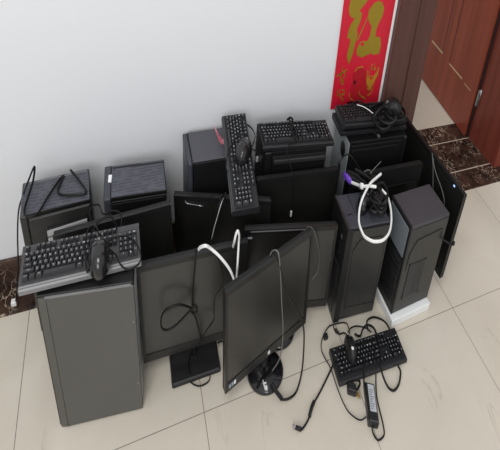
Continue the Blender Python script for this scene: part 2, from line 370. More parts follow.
P['m4_loop'] = [(0.223, 1.18, 0.224), (0.173, 1.18, 0.249), (0.128, 1.18, 0.254), (0.091, 1.18, 0.244), (0.077, 1.18, 0.222), (0.08, 1.18, 0.194), (0.102, 1.18, 0.182), (0.139, 1.18, 0.187), (0.181, 1.18, 0.207), (0.219, 1.18, 0.226), (0.238, 1.18, 0.231), (0.242, 1.18, 0.214), (0.223, 1.18, 0.208), (0.214, 1.18, 0.227), (0.233, 1.18, 0.239)]
P['m4_cable2'] = [(0.319, 1.193, 0.372), (0.347, 1.19, 0.345), (0.369, 1.19, 0.284), (0.36, 1.19, 0.259), (0.332, 1.19, 0.232), (0.328, 1.19, 0.188), (0.329, 1.19, 0.156), (0.294, 1.17, 0.152), (0.27, 1.17, 0.13), (0.275, 1.239, 0.04)]
P['m4_floor'] = [(0.209, 1.163, 0.02), (0.197, 1.155, 0.006), (0.213, 1.134, 0.006), (0.245, 1.119, 0.006), (0.286, 1.122, 0.006), (0.3, 1.138, 0.006), (0.295, 1.161, 0.006)]
P['m4_floor2'] = [(0.368, 1.241, 0.006), (0.39, 1.243, 0.006), (0.407, 1.224, 0.006), (0.406, 1.198, 0.006)]
P['white_arc'] = [(0.253, 1.2, 0.389), (0.262, 1.19, 0.402), (0.282, 1.18, 0.41), (0.305, 1.18, 0.398), (0.347, 1.16, 0.379), (0.385, 1.14, 0.352), (0.407, 1.12, 0.324), (0.422, 1.15, 0.305), (0.424, 1.15, 0.355), (0.436, 1.18, 0.387), (0.436, 1.18, 0.417), (0.429, 1.18, 0.429), (0.421, 1.18, 0.422), (0.415, 1.18, 0.403), (0.421, 1.215, 0.356)]
P['m2_cable'] = [(0.351, 1.38, 0.268), (0.368, 1.38, 0.312), (0.395, 1.38, 0.37), (0.421, 1.418, 0.366), (0.428, 1.375, 0.405), (0.421, 1.375, 0.386), (0.405, 1.375, 0.356), (0.385, 1.375, 0.32)]
P['m2_cable2'] = [(0.358, 1.38, 0.414), (0.356, 1.38, 0.381), (0.349, 1.38, 0.331), (0.34, 1.38, 0.29)]
P['m5_thin'] = [(0.553, 1.085, 0.412), (0.561, 1.075, 0.432), (0.57, 1.04, 0.451), (0.591, 1.04, 0.382), (0.609, 1.04, 0.3), (0.634, 1.04, 0.192), (0.638, 1.04, 0.119), (0.631, 1.05, 0.064), (0.605, 1.056, 0.03)]
P['m5_thick'] = [(0.559, 1.085, 0.408), (0.564, 1.07, 0.431), (0.584, 1.04, 0.411), (0.627, 1.04, 0.328), (0.692, 1.04, 0.255), (0.738, 1.03, 0.195), (0.759, 1.03, 0.116), (0.76, 1.019, 0.03), (0.716, 0.978, 0.01), (0.67, 0.964, 0.01), (0.629, 0.971, 0.01), (0.607, 1.0, 0.014), (0.593, 1.022, 0.02)]
P['m6_thin'] = [(0.836, 1.27, 0.304), (0.832, 1.22, 0.351), (0.865, 1.22, 0.332), (0.913, 1.22, 0.259), (0.923, 1.22, 0.213), (0.92, 1.22, 0.173), (0.893, 1.22, 0.155)]
Q['left_radical'] = [(1.2651, 0.7766), (1.2605, 0.7521), (1.2717, 0.7312), (1.294, 0.7204), (1.3138, 0.7242), (1.3022, 0.7097), (1.287, 0.6972), (1.2791, 0.676), (1.2784, 0.6565), (1.3001, 0.655), (1.3032, 0.6448), (1.2967, 0.6185), (1.2938, 0.5961), (1.3002, 0.5845), (1.3182, 0.5678), (1.3252, 0.5835), (1.3358, 0.6036), (1.3427, 0.6347), (1.3504, 0.6654), (1.3397, 0.6831), (1.3556, 0.7086), (1.3617, 0.734), (1.3394, 0.7427), (1.3827, 0.7714), (1.388, 0.7755), (1.4063, 0.8001), (1.3464, 0.8205), (1.2847, 0.8087)]
Q['right_part'] = [(1.4703, 0.7735), (1.4381, 0.7667), (1.407, 0.7439), (1.4084, 0.7205), (1.434, 0.6962), (1.4449, 0.6938), (1.446, 0.6629), (1.4328, 0.6431), (1.3777, 0.6426), (1.3585, 0.6163), (1.3676, 0.5978), (1.4064, 0.5872), (1.4446, 0.5949), (1.4787, 0.6006), (1.4918, 0.5932), (1.5379, 0.5961), (1.5431, 0.6237), (1.5271, 0.6516), (1.4992, 0.6569), (1.4874, 0.6528), (1.4856, 0.6796), (1.4977, 0.7014), (1.5184, 0.7272), (1.5201, 0.7488), (1.4973, 0.7682)]
Q['spot'] = [(1.3805, 0.6344), (1.385, 0.6388), (1.3967, 0.6397), (1.4099, 0.6362), (1.4101, 0.6299), (1.399, 0.6271), (1.3863, 0.6289)]
Q['line'] = [(1.4047, 0.7227), (1.409, 0.7217), (1.359, 0.6453), (1.3502, 0.6478)]
Q['stroke0'] = [(1.2725, 0.5604), (1.2736, 0.5433), (1.271, 0.5318)]
Q['stroke1'] = [(1.2402, 0.5296), (1.2689, 0.5388), (1.3074, 0.5496)]
Q['stroke2'] = [(1.2547, 0.5372), (1.2704, 0.5271), (1.2678, 0.5156)]
Q['stroke3'] = [(1.2883, 0.5402), (1.3005, 0.5327), (1.2919, 0.5214)]
Q['stroke4'] = [(1.2744, 0.5199), (1.2766, 0.5057), (1.2932, 0.4967), (1.2954, 0.5094), (1.2771, 0.5174)]
Q['stroke5'] = [(1.2611, 0.4794), (1.2579, 0.4661), (1.2681, 0.4583)]
Q['stroke6'] = [(1.2743, 0.4786), (1.2762, 0.465), (1.2984, 0.4442)]
Q['stroke7'] = [(1.2911, 0.4796), (1.3127, 0.475), (1.312, 0.4531), (1.3089, 0.4361)]
Q['stroke8'] = [(1.2797, 0.46), (1.306, 0.4632)]
Q['stroke9'] = [(1.37, 0.542), (1.3898, 0.5533), (1.4273, 0.5544)]
Q['stroke10'] = [(1.3516, 0.4644), (1.3634, 0.446), (1.3868, 0.4346)]
Q['stroke11'] = [(1.4982, 0.5598), (1.4946, 0.5495), (1.5089, 0.5422)]
Q['stroke12'] = [(1.5168, 0.5609), (1.5161, 0.5514), (1.5334, 0.5449)]
Q['stroke13'] = [(1.4928, 0.5458), (1.5139, 0.54), (1.5283, 0.5413)]
Q['stroke14'] = [(1.4701, 0.5387), (1.471, 0.5122), (1.4828, 0.4848), (1.5039, 0.4673)]
Q['stroke15'] = [(1.558, 0.5476), (1.545, 0.528), (1.5255, 0.5144), (1.4969, 0.5168)]
Q['stroke16'] = [(1.5594, 0.5466), (1.5542, 0.5178), (1.5397, 0.4989), (1.5251, 0.48), (1.5112, 0.4649)]
Q['stroke17'] = [(1.4847, 0.5333), (1.4865, 0.5163), (1.5048, 0.5008)]
Q['stroke18'] = [(1.4262, 0.4649), (1.4417, 0.4501), (1.4874, 0.4347)]
Q['stroke19'] = [(1.538, 0.4743), (1.5289, 0.4548), (1.5027, 0.4464)]
Q['stroke20'] = [(1.4866, 0.4831), (1.5029, 0.4763), (1.509, 0.465), (1.4905, 0.472)]
Q['fish'] = [(1.4055, 0.5582), (1.3711, 0.548), (1.3574, 0.5275), (1.365, 0.5033), (1.3577, 0.4845), (1.3528, 0.4604), (1.3688, 0.4422), (1.413, 0.4344), (1.4681, 0.4284), (1.5086, 0.4359), (1.5298, 0.4523), (1.5426, 0.4765), (1.5197, 0.4951), (1.4814, 0.5069), (1.4502, 0.542)]
Q['flame'] = [(1.4804, 0.5214), (1.5006, 0.5034), (1.516, 0.5051), (1.536, 0.5236), (1.558, 0.5476), (1.5608, 0.5175), (1.541, 0.5013), (1.5264, 0.4824), (1.5178, 0.4645), (1.4941, 0.4708), (1.4767, 0.49), (1.4732, 0.5121)]
Q['dark'] = [(1.3716, 0.5054), (1.3825, 0.5096), (1.3925, 0.5043), (1.3889, 0.4963), (1.3758, 0.4922)]
Q['dark2'] = [(1.3413, 0.4306), (1.3818, 0.4339), (1.448, 0.4246), (1.4284, 0.4198), (1.3923, 0.4172), (1.3592, 0.4229)]
P['m8_plug'] = [(1.652, 1.085, 0.28), (1.686, 1.085, 0.267), (1.737, 1.085, 0.247), (1.755, 1.085, 0.25)]
P['m8_c1'] = [(1.738, 1.344, 0.416), (1.738, 1.319, 0.387), (1.738, 1.298, 0.351), (1.738, 1.276, 0.312)]
P['m8_c2'] = [(1.735, 1.325, 0.409), (1.735, 1.308, 0.39), (1.735, 1.274, 0.374), (1.735, 1.221, 0.356), (1.735, 1.193, 0.338), (1.735, 1.181, 0.309)]
P['mid_bundle'] = [(1.232, 1.396, 0.37), (1.25, 1.348, 0.37), (1.235, 1.286, 0.37), (1.233, 1.225, 0.37), (1.252, 1.182, 0.377), (1.311, 1.216, 0.377), (1.282, 1.245, 0.392), (1.267, 1.301, 0.392), (1.238, 1.339, 0.392), (1.2, 1.374, 0.392), (1.219, 1.349, 0.377), (1.223, 1.263, 0.377), (1.223, 1.178, 0.377), (1.267, 1.174, 0.377), (1.302, 1.221, 0.386), (1.3, 1.284, 0.386), (1.288, 1.335, 0.386), (1.264, 1.242, 0.373), (1.192, 1.196, 0.373), (1.217, 1.177, 0.373)]
P['mid_bundle2'] = [(1.165, 1.379, 0.386), (1.195, 1.352, 0.386), (1.224, 1.303, 0.386), (1.247, 1.257, 0.386), (1.269, 1.224, 0.377), (1.282, 1.186, 0.377), (1.27, 1.188, 0.366), (1.22, 1.203, 0.366), (1.215, 1.244, 0.366), (1.229, 1.255, 0.392), (1.315, 1.282, 0.392), (1.324, 1.238, 0.392), (1.285, 1.194, 0.392), (1.25, 1.2, 0.38), (1.21, 1.238, 0.38), (1.206, 1.311, 0.38)]
P['mid_plugs'] = [(1.196, 1.401, 0.39), (1.206, 1.311, 0.39), (1.233, 1.29, 0.39), (1.306, 1.24, 0.39), (1.227, 1.214, 0.39), (1.261, 1.178, 0.39)]
P['mid_mouse'] = [(1.151, 1.258, 0.37), (1.189, 1.236, 0.37), (1.247, 1.26, 0.37)]
P['k5_tangle'] = [(1.424, 1.573, 0.482), (1.479, 1.587, 0.482), (1.546, 1.593, 0.482), (1.599, 1.578, 0.482), (1.629, 1.546, 0.482), (1.627, 1.504, 0.482), (1.584, 1.469, 0.482), (1.519, 1.458, 0.486), (1.485, 1.482, 0.486), (1.471, 1.525, 0.486), (1.419, 1.505, 0.486), (1.42, 1.466, 0.486), (1.465, 1.446, 0.486), (1.509, 1.453, 0.5), (1.519, 1.505, 0.5), (1.484, 1.53, 0.5), (1.43, 1.517, 0.5), (1.384, 1.496, 0.483), (1.38, 1.439, 0.483), (1.422, 1.426, 0.483), (1.476, 1.45, 0.483)]
P['k5_white'] = [(1.32, 1.588, 0.487), (1.341, 1.575, 0.487), (1.364, 1.554, 0.487), (1.378, 1.532, 0.487)]
P['pink'] = [(0.431, 1.634, 0.46), (0.435, 1.613, 0.46), (0.445, 1.618, 0.445), (0.454, 1.621, 0.43), (0.465, 1.625, 0.417), (0.469, 1.61, 0.417), (0.473, 1.601, 0.417)]
P['mid_loop'] = [(1.303, 1.282, 0.425), (1.259, 1.268, 0.425), (1.204, 1.247, 0.425), (1.145, 1.214, 0.418), (1.109, 1.189, 0.4), (1.08, 1.146, 0.385), (1.081, 1.105, 0.375), (1.095, 1.081, 0.375), (1.126, 1.063, 0.375), (1.18, 1.061, 0.375), (1.241, 1.09, 0.375), (1.291, 1.148, 0.38), (1.31, 1.208, 0.39), (1.294, 1.245, 0.395)]
P['mid_white'] = [(1.243, 1.24, 0.415), (1.21, 1.251, 0.415), (1.174, 1.263, 0.41), (1.167, 1.295, 0.395), (1.152, 1.336, 0.38)]
P['k4_cable'] = [(0.863, 1.61, 0.462), (0.876, 1.595, 0.462), (0.881, 1.564, 0.462), (0.87, 1.517, 0.462), (0.86, 1.49, 0.462), (0.834, 1.483, 0.455), (0.804, 1.471, 0.455), (0.791, 1.457, 0.445), (0.783, 1.4, 0.448), (0.802, 1.388, 0.411), (0.813, 1.388, 0.36), (0.82, 1.388, 0.311), (0.817, 1.388, 0.279)]
CAMR = [[0.816868, -0.527395, 0.233627], [-0.054132, -0.473324, -0.879224], [0.574279, 0.705563, -0.415192]]
CAMH = 1.38355; FPX = 519.3317; PPX = 489.0077; PPY = 31.2588
# ================================================================== setting
WALL = 1.725
# floor slab, runs on into the next room
structure('floor', MB().box(-3.2,4.6,-3.0,4.6,-.06,0), 'floor_tiles')
mb = MB()
mb.box(-3.2,1.90,WALL,2.13,0,2.9); mb.box(3.03,4.6,WALL,2.13,0,2.9); mb.box(1.90,3.03,WALL,2.13,2.1,2.9)
structure('wall_back', mb, 'wall_paint')
structure('wall_far', MB().box(-3.2,4.6,4.6,4.75,0,2.9), 'wall_paint')
structure('wall_left', MB().box(-3.35,-3.2,-3.0,4.75,0,2.9), 'wall_paint')
structure('baseboard_back', MB().box(-3.2,1.62,WALL-.012,WALL,0,.096,bev=.003).box(3.09,4.6,WALL-.012,WALL,0,.096,bev=.003), 'dark_marble')
# marble border strip along the wall and the door threshold
b = structure('trim_1', MB().box(-3.2,4.6,1.599,WALL,0,.0022), 'dark_marble'); b['label'] = 'dark brown veined marble border strip along the wall'
b = structure('trim_2', MB().box(1.92,2.99,WALL+.001,2.128,0,.0024), 'dark_marble'); b['label'] = 'dark brown veined marble door threshold'
structure('trim_3', MB().box(1.92,2.99,1.737,1.7415,.0024,.0032).box(1.92,2.99,1.977,1.9815,.0024,.0032), 'grout_cream')
# casing on the left of the doorway, in two steps
structure('trim_4', MB().box(1.620,1.778,1.690,WALL,0,2.2,bev=.006).box(1.786,1.93,1.698,2.13,0,2.1,bev=.008), 'wood_casing')
# jamb on the right of the doorway
structure('trim_5', MB().box(2.987,3.03,1.752,2.0,0,2.1,bev=.003).box(2.99,3.085,1.70,1.752,0,2.15,bev=.006), 'wood_jamb')
structure('trim_6', MB().box(2.962,2.986,1.985,2.0,.003,2.08), 'gap_rubber')
# door leaf swung open into the next room
LX = lambda y: 2.945 + (y-2.0)*.075
mb = MB(); mb.prism([(LX(2.002),2.002),(LX(3.0),3.0),(LX(3.0)+.045,3.0),(LX(2.002)+.03,2.002)], 'z', .006, 2.06)
door = structure('door_1', mb, 'wood_door'); door['label'] = 'red-brown wooden door leaf standing open into the next room'
def on_leaf(y0, y1, z0, z1, name, mat, t=.0015):
    m = MB(); m.prism([(LX(y0)-t,y0),(LX(y1)-t,y1),(LX(y1)+.002,y1),(LX(y0)+.002,y0)], 'z', z0, z1)
    o = m.build(name, mat); o.location = (0,0,0); o.parent = door; return o
on_leaf(2.447,2.61,.232,.240,'inlay_strip','inlay'); on_leaf(2.165,2.338,.222,.230,'inlay_strip','inlay'); on_leaf(2.05,2.13,.217,.221,'inlay_strip','inlay')
on_leaf(2.342,2.349,.236,1.9,'panel_groove','gap_rubber',.0008); on_leaf(2.448,2.455,.246,1.9,'panel_groove','gap_rubber',.0008)
mb = MB(); mb.box(2.958,2.984,1.976,1.984,.175,.255).tube([(2.976,1.972,.170),(2.976,1.972,.260)],.005,10,1)
for z in (.19,.215,.24): mb.tube([(2.966,1.977,z),(2.966,1.970,z)],.003,8,1)
h = mb.build('hinge','steel'); h.parent = door

# ================================================================== towers
def feet(t, fr, w, d, mat='black_plastic'):
    for x in (-w/2+.03, w/2-.03):
        for y in (.025, d-.025):
            MB().lathe([(.010,0),(.012,.003),(.012,.009)], x, y, 14).build('foot', mat, t, fr)
def tower_base(name, fr, label, group='desktop computer towers'):
    return thing(name, fr[:3], label, 'computer tower', group)

# A : front left, grey side panel to the viewer
A = (-.201,1.139,0,-.099,0,0); w,d,h = .351,.165,.408
t = tower_base('computer_tower', A, 'front-left computer tower with plain grey side panel under the large grey keyboard')
MB().box(-w/2,w/2,.004,d,.008,h,bev=.004).build('case_body','steel_black',t,A)
sp = MB().box(-w/2+.034,w/2-.001,-.001,.0045,.004,h-.006,bev=.0015).build('side_panel','panel_satin',t,A)
MB().prism([(-w/2,.012),(-w/2+.006,.003),(-w/2+.0335,-.001),(-w/2+.0345,.005),(-w/2+.0345,d-.004),(-w/2,d-.004)],'z',.004,h-.003).build('front_bezel','panel_satin',t,A)
for z in (.10,.30):
    m = MB().tube([(w/2-.012,-.0025,z),(w/2-.012,.004,z)],.0016,8,1).build('screw','steel',t,A); m.parent = sp
MB().box(w/2-.003,w/2+.0015,.012,d-.012,.03,h-.02,bev=.001).build('rear_plate','galvanised',t,A)
MB().box(-w/2+.03,w/2-.01,-.001,.004,h-.005,h-.002).build('top_lip','trim_silver',t,A)
feet(t,A,w,d)

# T1
F1 = (-.341,1.501,0,.063,0,0); w,d,h = .287,.150,.376
t = tower_base('computer_tower', F1, 'far-left computer tower by the wall with black cable coiled on its perforated top')
MB().box(-w/2,w/2,.004,d,.008,h-.002,bev=.004).build('case_body','steel_black',t,F1)
sp = MB().box(-w/2+.03,w/2-.003,0,.005,.010,h-.012,bev=.002).build('side_panel','panel_mid',t,F1)
MB().box(-w/2-.001,-w/2+.03,-.001,d,.006,h-.001,bev=.006,seg=3).build('front_bezel','panel_mid',t,F1)
MB().box(-w/2+.004,w/2-.004,.006,d-.006,h-.003,h,bev=.001).build('top_panel','perforated_top',t,F1)
MB().box(-w/2+.03,w/2-.012,d-.016,d-.012,h-.001,h+.0012).build('top_groove','trim_silver',t,F1)
MB().box(-w/2+.035,w/2-.01,-.002,.001,h-.016,h-.0135).build('panel_edge','edge_grey',t,F1)
mb = MB().prism([(-.085,.24),(-.045,.328),(.122,.336),(.122,.24)],'y',-.003,.002)
bay = mb.build('drive_bay','black_plastic',t,F1)
for z0,x1 in ((.308,.120),(.287,.075)):
    s = MB().prism([(-.048,z0),(-.048,z0+.013),(x1,z0+.018),(x1,z0+.006)],'y',-.010,-.002).build('bay_slat','silver_slat',t,F1); s.parent = bay
feet(t,F1,w,d)

# T2
F2 = (.005,1.486,0,-.042,0,0); w,d,h = .292,.157,.380
t = tower_base('computer_tower', F2, 'computer tower by the wall with a small white sticker on its perforated top')
MB().box(-w/2,w/2,.004,d,.008,h-.002,bev=.004).build('case_body','steel_black',t,F2)
MB().box(-w/2+.034,w/2-.003,0,.005,.010,h-.012,bev=.002).build('side_panel','panel_black',t,F2)
fb = MB().box(-w/2-.001,-w/2+.033,-.001,d,.006,h-.0005,bev=.006,seg=3).build('front_bezel','bezel_blue',t,F2)
MB().box(-w/2+.034,w/2-.004,.006,d-.006,h-.003,h,bev=.001).build('top_panel','perforated_top',t,F2)
MB().box(-w/2+.04,w/2-.006,d-.020,d-.016,h-.001,h+.001).build('top_groove','steel_black',t,F2)
MB().box(-w/2+.02,w/2-.01,-.002,.001,h-.020,h-.0175).build('panel_edge','edge_dark',t,F2)
s = MB().prism([(-.128,.075),(-.113,.074),(-.110,.108),(-.126,.109)],'z',h-.002,h+.0005).build('white_sticker','sticker',t,F2); s['label'] = 'white sticker'
MB().tube([(w/2,.10,h-.035),(w/2+.006,.10,h-.035)],.004,8,1).build('screw','steel',t,F2)
feet(t,F2,w,d)

# T3
F3 = (.425,1.534,0,-.007,0,0); w,d,h = .316,.168,.414
t = tower_base('computer_tower', F3, 'computer tower with smooth grey top and a pink paper tag lying on it')
MB().box(-w/2,w/2,.004,d,.008,h-.003,bev=.004).build('case_body','steel_black',t,F3)
MB().box(-w/2+.030,w/2-.003,0,.005,.010,h-.006,bev=.002).build('side_panel','panel_black',t,F3)
MB().box(-w/2-.001,-w/2+.029,-.002,d,.006,h,bev=.012,seg=4).build('front_bezel','bezel_blue',t,F3)
MB().box(-w/2+.028,w/2-.002,.002,d-.002,h-.004,h,bev=.002).build('top_panel','plain_top',t,F3)
feet(t,F3,w,d)

# T4
F4 = (.873,1.489,0,-.073,0,0); w,d,h = .380,.170,.424
t = tower_base('computer_tower', F4, 'all-black computer tower by the wall left of the poster, one keyboard on top')
MB().box(-w/2,w/2,.004,d,.008,h,bev=.004).build('case_body','steel_black',t,F4)
MB().box(-w/2+.045,w/2-.003,0,.005,.010,h-.016,bev=.002).build('side_panel','panel_black',t,F4)
MB().box(-w/2-.001,-w/2+.042,-.001,d,.006,h,bev=.006,seg=3).build('front_bezel','panel_black',t,F4)
MB().box(-w/2+.05,w/2-.006,-.012,.004,h-.036,h-.022,bev=.003).build('panel_handle','edge_dark',t,F4)
feet(t,F4,w,d)

# T5 : rear plate turned to the left
F5 = (1.427,1.477,0,-.042,0,0); w,d,h = .40,.18,.416
t = tower_base('computer_tower', F5, 'computer tower below the red poster with bare metal back plate, two keyboards stacked on it')
MB().box(-w/2+.004,w/2,.004,d,.008,h,bev=.004).build('case_body','steel_black',t,F5)
MB().box(-w/2+.01,w/2-.01,0,.005,.010,h-.012,bev=.002).build('side_panel','panel_black',t,F5)
MB().box(w/2-.002,w/2+.025,0,d,.006,h-.002,bev=.008,seg=3).build('front_bezel','black_plastic',t,F5)
rp = MB().box(-w/2,-w/2+.005,.006,d-.006,.012,h-.006,bev=.001).build('rear_plate','galvanised',t,F5)
m = MB().lathe([(.026,0),(.026,.004)],0,0,24)
R = Matrix.Rotation(-pi/2,3,'Y')
for v in m.bm.verts: v.co = R @ v.co + Vector((-w/2+.001,.06,h-.055))
m.build('fan_vent','black_plastic',t,F5).parent = rp
for z in (.05,.075,.10,.125): MB().box(-w/2-.002,-w/2+.002,.03,.15,z,z+.014,bev=.001).build('slot_cover','steel',t,F5).parent = rp
MB().box(-w/2-.003,-w/2+.002,.06,.085,.19,.30,bev=.001).build('port_panel','black_plastic',t,F5).parent = rp
MB().box(-w/2+.02,w/2-.05,-.002,.001,h-.030,h-.027).build('panel_edge','edge_dark',t,F5)
feet(t,F5,w,d)

# mid : front bezel with ports on the left, embossed side panel to the viewer
FM = (1.168,1.153,0,-.057,0,0); w,d,h = .271,.170,.352
t = tower_base('computer_tower', FM, 'computer tower in the middle with white cable ring and mouse on its bluish top')
MB().box(-w/2+.02,w/2,.004,d,.008,h-.004,bev=.004).build('case_body','steel_black',t,FM)
sp = MB().box(-w/2+.032,w/2-.002,0,.005,.010,h-.010,bev=.002).build('side_panel','panel_mid',t,FM)
oct_ = [(-.070,.055),(-.082,.275),(-.045,.310),(.095,.304),(.122,.262),(.122,.048)]
MB().ridge(oct_,.007,'y',-.0035,.001).build('embossed_outline','panel_mid',t,FM).parent = sp
MB().prism([(x*.97+.0006,z*.96+.008) for x,z in oct_],'y',-.0012,.001).build('embossed_field','panel_mid',t,FM).parent = sp
fb = MB().prism([(-w/2,-.001),(-w/2+.035,-.003),(-w/2+.035,d),(-w/2+.006,d)],'z',.006,h-.002).build('front_bezel','black_plastic',t,FM)
MB().box(-w/2-.003,-w/2+.004,.030,d-.03,.02,.20,bev=.002).build('front_grille','mesh_black',t,FM).parent = fb
for z in (.262,.240): MB().box(-w/2-.003,-w/2+.004,.040,.055,z,z+.014,bev=.001).build('usb_port','back_plastic',t,FM).parent = fb
MB().tube([(-w/2-.004,.048,.295),(-w/2+.004,.048,.295)],.010,16,1).build('power_button','bezel_plastic',t,FM).parent = fb
tp = MB().box(-w/2+.012,w/2-.004,.006,d-.004,h-.006,h,bev=.003).build('top_panel','mid_top',t,FM)
for x in (-.055,.025): MB().box(x,x+.0025,.012,d-.01,h-.001,h+.0008).build('top_seam','black_plastic',t,FM).parent = tp
MB().tube([(-.108,.060,h),(-.100,.066,h+.001),(-.085,.068,h+.001),(-.072,.062,h)],.0018,6,4).build('top_button_rim','black_plastic',t,FM).parent = tp
MB().box(-w/2+.005,-w/2+.018,.004,d-.004,h-.003,h+.001,bev=.001).build('top_rail','panel_mid',t,FM)
feet(t,FM,w,d)

# white foam slab and the tower on it
FS = (1.527,1.064,0,.037,0,0)
o = MB(); o.origin = Vector(FS[:3]); o = o.box(-.153,.150,0,.185,0,.030,bev=.003,seg=2).build('foam_slab','foam',None,FS)
tag(o,'white polystyrene slab on the floor under the right-hand computer tower','foam slab')
FR = (1.527,1.089,.030,.040,0,0); w,d,h = .290,.166,.335
t = tower_base('computer_tower', FR, 'computer tower with ribbed grey top standing on the white foam slab at right')
MB().box(-w/2+.012,w/2,.004,d,.004,h-.004,bev=.004).build('case_body','steel_black',t,FR)
sp = MB().box(-w/2+.010,w/2-.001,0,.006,.004,h-.012,bev=.002).build('side_panel','panel_mid',t,FR)
MB().ridge([(-.110,.175),(-.108,.235),(-.072,.276),(.112,.286),(.118,.250)],.005,'y',-.003,.001,closed=False).build('embossed_outline','panel_mid',t,FR).parent = sp
vt = MB().box(-.088,.036,-.0022,.001,.056,.190,bev=.001).build('vent_window','mesh_black',t,FR); vt.parent = sp
for x,z in ((-.088,.056),(.036,.056),(-.088,.190),(.036,.190)): MB().tube([(x,-.004,z),(x,0,z)],.003,8,1).build('screw','black_plastic',t,FR).parent = sp
fb = MB().box(-w/2,-w/2+.014,0,d,.002,h,bev=.003).build('front_bezel','black_plastic',t,FR)
MB().box(-w/2-.003,-w/2+.003,.012,d-.010,.218,h-.012,bev=.002).build('bay_cover','bay_panel',t,FR).parent = fb
MB().box(-w/2-.002,-w/2+.003,.012,d-.010,.020,.205,bev=.002).build('front_grille','mesh_black',t,FR).parent = fb
for k in range(8): MB().box(-w/2-.005,-w/2+.001,.022,d-.020,.035+k*.021,.041+k*.021,bev=.001).build('grille_bar','bezel_plastic',t,FR).parent = fb
MB().box(-w/2+.004,w/2,.001,d-.002,h-.012,h,bev=.004).build('top_panel','ribbed_top',t,FR)
feet(t,FR,w,d)

# ================================================================== monitors
def monitor(fr, label, w=.51, h=.31, top=.014, side=.013, chin=.026, stand=None, feats=()):
    t = thing('computer_monitor', (fr[0],fr[1],0), label, 'monitor', 'computer monitors')
    D = .026
    mb = MB().box(-w/2,w/2,.006,D,0,h,bev=.004,seg=2)
    mb.box(-w*.30,w*.30,D-.004,D+.022,h*.18,h*.78,bev=.012,seg=3)
    mb.build('back_cover','back_plastic',t,fr)
    o = [(-w/2,0),(w/2,0),(w/2,h),(-w/2,h)]; i = [(-w/2+side,chin),(w/2-side,chin),(w/2-side,h-top),(-w/2+side,h-top)]
    bz = MB().ring(o,i,'y',-.002,.008).build('bezel','bezel_plastic',t,fr)
    MB().box(-w/2+side-.001,w/2-side+.001,.0005,.007,chin-.001,h-top+.001).build('screen','screen',t,fr)
    for k in range(4): MB().box(w/2-.05-k*.018,w/2-.040-k*.018,-.003,0,.008,.012).build('button','black_plastic',t,fr).parent = bz
    if stand:
        kind, px, py, a = stand
        sx = math.cos(fr[3]); R, T = frame_mat(fr)
        back = R @ Vector((0,.03,h*.25)) + T
        if kind == 'round':
            rx, ry = a
            MB().lathe([(1,0.001),(1,.006),(.93,.011),(.3,.016),(.001,.017)],0,0,48).bm
            m = MB(); m.lathe([(rx,0.001),(rx*1.0,.006),(rx*.93,.011),(rx*.35,.017)],0,0,48,1,ry/rx)
            for v in m.bm.verts: v.co += Vector((px,py,0))
            m.build('stand_base','black_gloss',t,None)
        else:
            m = MB(); x0,y0 = -a[0]/2,-a[1]/2
            m.box(x0,-x0,y0,-y0,.001,.016,bev=.008,seg=3)
            R2 = Matrix.Rotation(fr[3]+.02,3,'Z')
            for v in m.bm.verts: v.co = R2 @ v.co + Vector((px,py,0))
            m.build('stand_base','black_plastic',t,None)
        q = R @ Vector((0,.040,h*.5)) + T
        ny = max(py+.01, min(py+a[1]*.5-.03, q.y))
        m = MB().tube([(px,ny,.010),(px*.6+back.x*.4,ny*.5+(back.y+.012)*.5,.04),(back.x,back.y+.014,back.z),(q.x,q.y,q.z)],.020,14,4,flat=.55)
        m.build('stand_neck','black_plastic',t,None)
    for f in feats: f(t, fr, bz, w, h)
    return t
# M1..M8
M1 = (-.079,1.372,.07,-.02,-.10,-.052)
monitor(M1,'black monitor behind the wide grey keyboard, leaning before the white-stickered tower',stand=('flat',-.08,1.41,(.22,.10)))
def tag_m2(t,fr,bz,w,h):
    MB().tube([(-.190,-.003,h-.014),(-.184,-.004,h-.021),(-.10,-.004,h-.027)],.0013,6,3).build('metal_clip','steel',t,fr).parent = bz
M2 = (.440,1.412,.046,-.331,-.035,-.058)
monitor(M2,'black monitor in front of the pink-tagged tower, lengthwise keyboard reaching over its top edge',w=.506,h=.309,stand=('flat',.45,1.43,(.22,.09)),feats=[tag_m2])
M3 = (.864,1.412,.072,-.029,-.05,.019)
monitor(M3,'black monitor in front of the all-black tower, a thin plug cable dangling over its screen',w=.503,h=.308,stand=('flat',.87,1.40,(.20,.09)))
M4 = (.243,1.207,.06,-.036,-.032,-.009)
monitor(M4,'monitor with grey reflecting screen and a square black foot, looped cable hanging over it',w=.506,h=.302,chin=.024,stand=('flat',.236,1.202,(.246,.122)))
def badge_m5(t,fr,bz,w,h):
    for k in range(3): 
        s = MB().box(-w/2+.020+k*.014,-w/2+.030+k*.014,-.0032,-.0018,.010,.021).build('energy_sticker',['sticker_blue','sticker_blue','sticker'][k],t,fr); s.parent = bz
    m = MB(); m.box(-.006,-.001,-.0032,-.0018,.008,.018).box(.001,.007,-.0032,-.0018,.008,.018); m.build('maker_badge','sticker',t,fr).parent = bz
M5 = (.588,1.078,.07,.271,-.104,.014)
t5 = monitor(M5,'frontmost monitor, turned aside on a glossy round foot, strap cable over its screen',w=.513,h=.307,chin=.028,stand=('round',.582,1.085,(.098,.080)),feats=[badge_m5])
MB().box(.552,.568,1.036,1.040,.0125,.0165).box(.553,.556,1.022,1.050,.012,.0160).build('base_mark','sticker',t5,None)
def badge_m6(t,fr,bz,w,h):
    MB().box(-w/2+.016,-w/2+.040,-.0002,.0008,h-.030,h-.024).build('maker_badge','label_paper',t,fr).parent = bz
    MB().box(-w/2+.030,w/2-.16,-.0030,-.0015,h-.007,h-.004).build('edge_highlight','trim_silver',t,fr).parent = bz  # bright reflection on the top bezel, put in as a silver strip
M6 = (.757,1.250,.037,-.154,-.024,.007)
